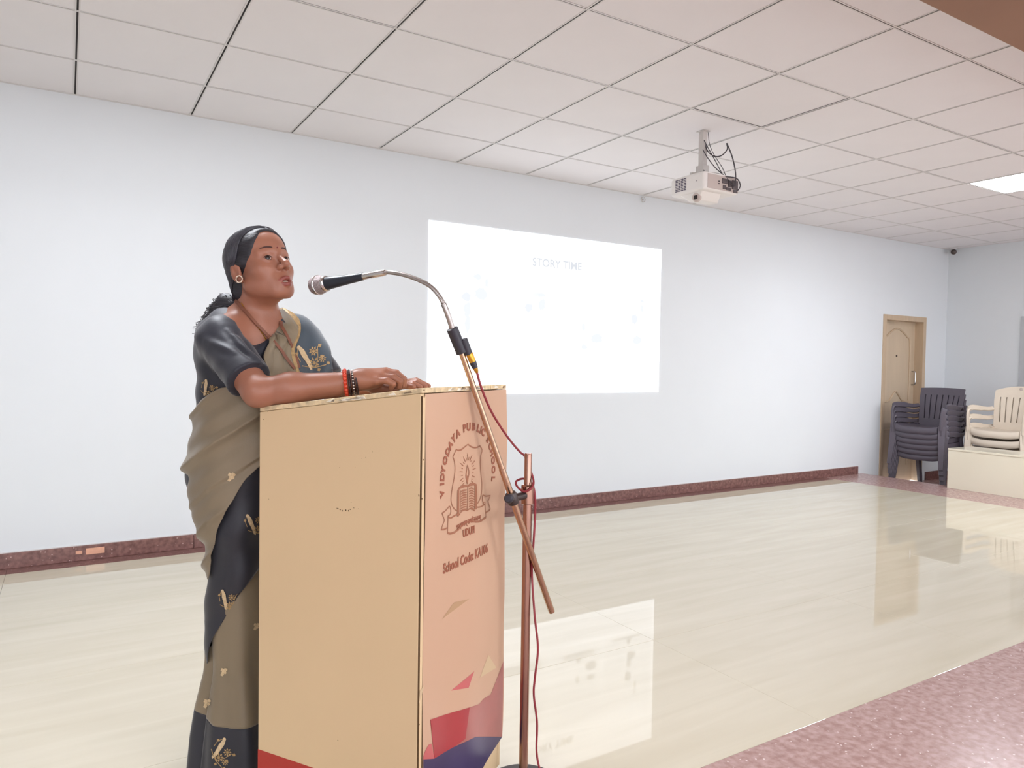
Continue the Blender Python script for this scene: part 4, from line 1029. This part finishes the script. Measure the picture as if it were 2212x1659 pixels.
# pulls and creases of the cloth
nb = BL.grad(Vb); nb /= np.linalg.norm(nb, axis=1)[:, None] + 1e-9
aa = armR / np.linalg.norm(armR); tA = (Vb - SHR) @ aa; dA = np.linalg.norm(Vb - SHR - tA[:, None] * aa, axis=1)
wA = np.clip(1 - (dA - .05) / .04, 0, 1) * np.clip(tA / .05, 0, 1)
ang = np.arctan2((Vb - SHR) @ np.array([0, 1, 0]), (Vb - SHR) @ n_arm)
Vb = Vb + nb * (wA * .0028 * np.sin(tA * 95 + ang * 1.6) * (.5 + .5 * np.sin(ang * 2 + 1)))[:, None]
for p_, q_s, amp, wd in (((496, 700), (560, 738), .0060, .007), ((512, 722), (586, 768), .0075, .008), ((505, 750), (594, 786), .0060, .007), ((470, 790), (520, 820), .004, .008), ((446, 735), (500, 748), .004, .009), ((524, 705), (548, 718), .004, .005)):
    a_, b_ = BL.snap(K(*p_, 1.90)[None])[0], BL.snap(K(*q_s, 1.84)[None])[0]; ab_ = b_ - a_
    tt = np.clip(((Vb - a_) @ ab_) / (ab_ @ ab_), 0, 1); dd = np.linalg.norm(Vb - a_ - tt[:, None] * ab_, axis=1)
    sd_ = np.sign((Vb - a_) @ np.cross(ab_, [0, 1.0, 0]))
    Vb = Vb + nb * ((amp * np.exp(-(dd / wd) ** 2) - amp * .5 * np.exp(-((dd - 1.7 * wd) / wd) ** 2)) * np.sin(math.pi * (.08 + .84 * tt)))[:, None]
Vb = Vb + nb * ((1 - wA) * .0022 * np.sin(Vb[:, 2] * 70 + Vb[:, 0] * 55))[:, None]
blouse = link('blouse', np_mesh('blouse', Vb, Fb, M['blouse'], 2, .4), per)

# --- saree: wrapped lower part, as cloth sheets round the figure
def contour(tab, du=0):
    zz = [K(u, v, 2.08)[2] for v, u in tab]; rr = [K(u + du, v, 2.08)[0] for v, u in tab]
    zz, rr = zz[::-1], rr[::-1]
    return lambda z: np.interp(z, zz, rr)
cOut = contour([(850, 424), (875, 416), (890, 410), (930, 407), (970, 401), (1010, 396), (1060, 402), (1110, 417), (1150, 441), (1195, 435), (1240, 437), (1262, 450), (1300, 452)], 27)
cIn = contour([(850, 440), (1010, 432), (1110, 452), (1160, 466), (1250, 460), (1280, 454), (1320, 447), (1400, 451), (1430, 448), (1500, 430), (1560, 420), (1620, 413), (1659, 416), (1675, 418), (1690, 419)])
def SAR(th_, z, cf, off=0.0, fold=0.0):              # th_: 0 left outline, .5 nearest the camera, 1 right, on to 2 round the back
    rl = cf(z); rc = -.752 - .02 * max(0, 1 - z / .9); a = rc - rl + off
    ad = np.interp(z, [0, .3, .7, 1.0, 1.15], [.165, .135, .165, .16, .14]) + off
    ar = min(a, .165 + off)
    t = math.pi * (1 + th_)
    c, s = math.cos(t), math.sin(t)
    p = np.array([rc + (a if c < 0 else ar) * np.sign(c) * abs(c) ** .92, 2.085 + ad * np.sign(s) * abs(s) ** .92, z])
    n = np.array([c / max(a, .05), s / ad, 0]); n /= np.linalg.norm(n)
    return p + n * fold
def sx_(t): return (1 - math.cos(math.pi * t)) / 2      # share of the visible width, 0 at the left outline
def zvs(v, t):
    d = 2.085 - .155 * math.sin(math.pi * min(t, 1)); return K(405 + 240 * sx_(t), v, d)[2]
zv = lambda v: K(440, v, 2.06)[2]
def zline(xs, vs): return lambda t: zvs(np.interp(sx_(t), xs, vs), t if t <= 1 else 2 - t)
zA = zline([0, .13, .23, .29, .35, .48, .58, .63, 1], [1225, 1240, 1250, 1212, 1170, 1118, 1060, 1033, 930])
zBd = zline([0, .2, .31, .48, .63, 1], [1450, 1432, 1386, 1335, 1290, 1200])
zC = zline([0, .1, .23, .4, .56, 1], [1526, 1533, 1556, 1573, 1578, 1560])
zTop = zline([0, .1, .25, .43, .6, 1], [884, 870, 858, 838, 832, 840])
def saw(x, w):                                        # soft fold: steep below, easing above
    return math.exp(-max(x, 0) / w) if x >= 0 else math.exp(-(x / (w * .22)) ** 2)
def fold1(t, z):
    q = z - .235 * sx_(t)
    f = 0
    for z0, a, w in ((zv(905), .009, .03), (zv(1016), .016, .05), (zv(1100), .008, .03), (zv(1165), .015, .05), (zv(1225), .007, .03)): f += a * saw(q - z0, w)
    return f + .0025 * math.sin(q * 90 + t * 3) + .002 * math.sin(t * 23 + z * 12)
def fold2(t, z): return .004 * math.sin(t * 17 + z * 6) + .003 * math.sin((z - .2 * t) * 45)
def fold3(t, z):
    k = np.clip((.62 - z) / .5, 0, 1)
    return k * (.010 * math.sin(t * 15 - 1.1) + .006 * math.sin(t * 31 + z * 5)) + (.012 * k if t > .33 else 0)
def sheet(name, m, cf, f, z_top, z_bot, off, parent, nth=150, nz=60):
    G = []; ts = np.linspace(0, 2, nth, endpoint=False); za = [z_top(t) for t in ts]; zb = [z_bot(t) for t in ts]
    for i in range(nz + 1):
        q = i / nz; G.append([SAR(t, a + (b - a) * q, cf, off, f(t, a + (b - a) * q)) for t, a, b in zip(ts, za, zb)])
    mb = MB(); mb.grid(G, closed=True)
    o = pmesh(name, mb, m, parent, smooth=180)
    md = o.modifiers.new('cloth_thickness', 'SOLIDIFY'); md.thickness = .0025; md.offset = -1
    return o
sar = sheet('saree', M['olive'], cOut, fold1, zTop, zA, .006, per, 170, 90)
band = sheet('saree_border', M['saree_navy'], cIn, fold2, lambda t: zA(t) + .05, zBd, -.004, sar, 150, 50)
skirt = sheet('saree_skirt', M['olive'], cIn, fold3, lambda t: zBd(t) + .04, zC, -.012, sar, 170, 50)
hem = sheet('saree_hem', M['saree_navy'], cIn, fold3, lambda t: zC(t) + .0, lambda t: .012, -.012, sar, 170, 30)

# --- pallu: the loose end over the far shoulder
rowsP = [((560, 905, 2.27), (640, 905, 2.36)), ((575, 760, 2.25), (662, 770, 2.34)), ((592, 698, 2.20), (672, 712, 2.27)), ((597, 692, 2.12), (684, 708, 2.20)), ((586, 718, 2.05), (693, 735, 2.17)), ((576, 752, 1.98), (699, 770, 2.14)),
         ((582, 785, 1.95), (712, 800, 2.11)), ((592, 830, 1.94), (722, 835, 2.10)), ((600, 900, 1.95), (700, 910, 2.06)), ((560, 985, 1.96), (640, 1000, 2.02))]
inn = spline([K(*a) for a, b in rowsP], 60); out = spline([K(*b) for a, b in rowsP], 60)
def pallu(name, m, w0, w1, lift, pleat, parent, nw=18):
    G = []
    for i in range(60):
        s_ = i / 59; a, b = w0(s_), w1(s_)
        G.append([inn[i] * (1 - w) + out[i] * w for w in np.linspace(a, b, nw)])
    G = np.array(G); flat = BL.snap(G.reshape(-1, 3), lift, 8).reshape(G.shape)
    nn = BL.grad(flat.reshape(-1, 3)); nn /= np.linalg.norm(nn, axis=1)[:, None] + 1e-9; nn = nn.reshape(G.shape)
    for j in range(nw): flat[:, j] += nn[:, j] * pleat(j / (nw - 1))
    o = pmesh(name, MB().grid(flat.tolist()), m, parent, smooth=180)
    md = o.modifiers.new('cloth_thickness', 'SOLIDIFY'); md.thickness = .002; md.offset = 0
    return o
wb_ = lambda s: np.interp(s, [0, .3, .55, .7, 1], [.30, .30, .40, .46, .5])
pal = pallu('pallu', M['olive'], lambda s: 0.0, wb_, .010, lambda q: .006 * abs(math.sin(q * 9.5)) + .002, per, 26)
pallu('pallu_gold_edge', M['zari'], lambda s: wb_(s) - .02, lambda s: wb_(s) + .045, .013, lambda q: .003 * math.sin(q * 3.1), pal, 8)
pnav = pallu('pallu_border', M['pallu_navy'], lambda s: wb_(s) + .035, lambda s: 1.0, .010, lambda q: .0025 * math.sin(q * 7), pal, 18)

# --- gold woven motifs, laid on the cloth
def bvh_of(ob):
    me = ob.data; return BVHTree.FromPolygons([v.co.copy() for v in me.vertices], [tuple(p.vertices) for p in me.polygons])
camv = Vector(CAM)
def motif(target, polys, m, name='woven_motif', lift=.0022):
    bv = bvh_of(target); mb = MB()
    for poly in polys:
        bm = bmesh.new(); vs = [bm.verts.new((p[0], p[1], 0)) for p in poly]; bm.faces.new(vs); bmesh.ops.triangulate(bm, faces=bm.faces)
        for _ in range(4):
            es = [e for e in bm.edges if e.calc_length() > 7]
            if not es: break
            bmesh.ops.subdivide_edges(bm, edges=es, cuts=1); bmesh.ops.triangulate(bm, faces=bm.faces)
        bm.verts.index_update(); P = []; ok = True
        for v in bm.verts:
            d = Vector(ray(v.co.x, v.co.y)).normalized(); loc, nrm, ix, dist = bv.ray_cast(camv, d)
            if loc is None: ok = False; break
            if nrm.dot(d) > 0: nrm = -nrm
            P.append(tuple(loc + nrm * lift))
        if ok: mb.add(P, [tuple(x.index for x in f.verts) for f in bm.faces])
        bm.free()
    if mb.v: return link(name, mb.mesh(name, m), target)
def blob(cx, cy, r, n=9, ph=0.0, k=.25, lob=5): return [(cx + r * (1 + k * math.cos(lob * (2 * math.pi * i / n / 2 + ph))) * math.cos(2 * math.pi * i / n), cy + r * (1 + k * math.sin(lob * 2 * math.pi * i / n + ph)) * math.sin(2 * math.pi * i / n)) for i in range(n)]
def strip(pts, w):
    P = np.array(pts, float); T = np.gradient(P, axis=0); T /= np.linalg.norm(T, axis=1)[:, None]; N = np.stack([-T[:, 1], T[:, 0]], 1)
    return [tuple(x) for x in P + N * w / 2] + [tuple(x) for x in (P - N * w / 2)[::-1]]
def small(cx, cy, s=1.0): return [blob(cx - 3 * s, cy - 4 * s, 4.2 * s), blob(cx + 4 * s, cy - 4 * s, 4.5 * s), blob(cx - 1 * s, cy + 1 * s, 4.5 * s), blob(cx - 4 * s, cy + 7 * s, 4 * s), blob(cx + 3 * s, cy + 3 * s, 3.4 * s)]
def bird(cx, cy, s, a):
    ca, sa = math.cos(a), math.sin(a); X = lambda x, y: (cx + s * (x * ca - y * sa), cy + s * (x * sa + y * ca))
    T = lambda pts: [X(*p) for p in pts]
    fl = []
    for (x, y, r) in ((10, 15, 8.5), (16, -6, 7.5), (27, 13, 6)):
        fl += [T([(x + r * k * math.cos(t + q), y + r * k * math.sin(t + q)) for q, k in ((0, .42), (-.30, .85), (0, 1.3), (.30, .85))]) for t in np.linspace(0, 6.28, 8, endpoint=False)]
        fl.append(T(blob(x, y, r * .4, 8, 0, 0)))
    br = [T(strip([(-14, 12), (-4, 18), (10, 24), (30, 26)], 1.6)), T(strip([(10, 24), (20, 8), (26, -12)], 1.4)), T(strip([(-10, -22), (-16, -10), (-14, 4)], 1.4)), T(blob(30, -12, 3.4)), T(blob(-16, -12, 3)), T(blob(34, 24, 3)), T(blob(27, 8, 3)), T(blob(14, 30, 3))]
    bd = [T([(-10, -20), (-4, -22), (0, -14), (2, 0), (4, 14), (2, 26), (-2, 24), (-5, 8), (-9, -6)]), T(blob(-8, -22, 4, 8, 0, 0))]
    return fl + br, bd
for u, v, s in ((500, 1029, 1.0), (551, 1027, 1.0), (463, 1197, .9)): motif(sar, small(u, v, s), M['zari2'])
for u, v, s in ((484, 1450, .9), (448, 1518, 1.0), (553, 1352, .8)): motif(skirt, small(u, v, s), M['zari2'])
for tgt, u, v, s, a in ((band, 488, 1295, .85, 0.0), (hem, 476, 1618, 1.0, .75), (band, 545, 1132, .9, -.2), (blouse, 447, 838, .7, .3), (pnav, 662, 772, 1.15, -.35)):
    fl, bd = bird(u, v, s, a); motif(tgt, fl, M['zari']); motif(tgt, bd, M['zari2'])

# --- lanyard, necklace, bracelets
def on_cloth(pts, n, targets, lift):
    bvs = [bvh_of(t) for t in targets]; out_ = []
    for u, v in spline(np.array(pts, float), n):
        d = Vector(ray(u, v)).normalized(); best = None
        for b in bvs:
            loc, nrm, ix, dist = b.ray_cast(camv, d)
            if loc is not None and (best is None or dist < best[0]): best = (dist, loc, nrm if nrm.dot(d) < 0 else -nrm)
        if best: out_.append((np.array(best[1]), np.array(best[2])))
    P = np.array([o_[0] for o_ in out_]); N = np.array([o_[1] for o_ in out_])
    for _ in range(6): P[1:-1] = .5 * P[1:-1] + .25 * (P[:-2] + P[2:]); N[1:-1] = .5 * N[1:-1] + .25 * (N[:-2] + N[2:])
    N /= np.linalg.norm(N, axis=1)[:, None]
    return P + N * lift, N
def ribbon(pts, targets, w, m, name):
    P, N = on_cloth(pts, 40, targets, .004); T = np.gradient(P, axis=0); T /= np.linalg.norm(T, axis=1)[:, None]; S = np.cross(T, N); S /= np.linalg.norm(S, axis=1)[:, None]
    mb = MB(); mb.grid([[p + s_ * w / 2, p + s_ * w / 2 + q * .0015, p - s_ * w / 2 + q * .0015, p - s_ * w / 2] for p, s_, q in zip(P, S, N)], closed=True)
    return link(name, mb.mesh(name, m), per)
ribbon([(509, 648), (520, 662), (536, 680), (552, 700), (572, 720), (592, 740), (612, 765), (626, 785), (634, 797)], [body_o, blouse, pal], .0085, M['lanyard'], 'lanyard')
ribbon([(604, 694), (612, 712), (624, 738), (636, 768), (645, 795)], [body_o, blouse, pal, pnav], .0085, M['lanyard'], 'lanyard')
P_, N_ = on_cloth([(522, 655), (535, 676), (552, 700), (570, 726), (576, 738)], 30, [body_o], .001)
link('necklace', MB().tube(P_, .0012, 5).mesh('necklace', M['gold'], smooth=True), per)
fa = (WRR - ELR) / np.linalg.norm(WRR - ELR)
def bangle(t, rr, m1, m2, r, nb_, name):
    c = K(t, 826.5, 1.8855); a = np.array([0, 1.0, 0]); a -= fa * (a @ fa); a /= np.linalg.norm(a); b = np.cross(fa, a)
    ringp = [c + (a * math.cos(x) * 1.02 + b * math.sin(x)) * r for x in np.linspace(0, 2 * math.pi, 41)]
    o = pmesh(name, MB().tube(ringp, rr * .8, 8, caps=False), m1)
    for k in range(nb_):
        x = 2 * math.pi * k / nb_; p = c + (a * math.cos(x) * 1.02 + b * math.sin(x)) * (r + rr * .35)
        pmesh('bead', MB().ball(p, rr * (1.0 if m2 is M['bead_red'] else .62), 5), m2 if k % 3 or m2 is not M['bead_red'] else M['pearl' if False else 'bead_red'], o)
bangle(747, .0058, M['bead_red'], M['bead_red'], .0295, 20, 'bracelet')
bangle(756, .0050, M['bead_black'], M['bead_black'], .0300, 24, 'bracelet')
bangle(764, .0048, M['bead_black'], M['bead_silver'], .0300, 26, 'bracelet')
bangle(771, .0036, M['bead_black'], M['bead_black'], .0295, 20, 'bracelet')
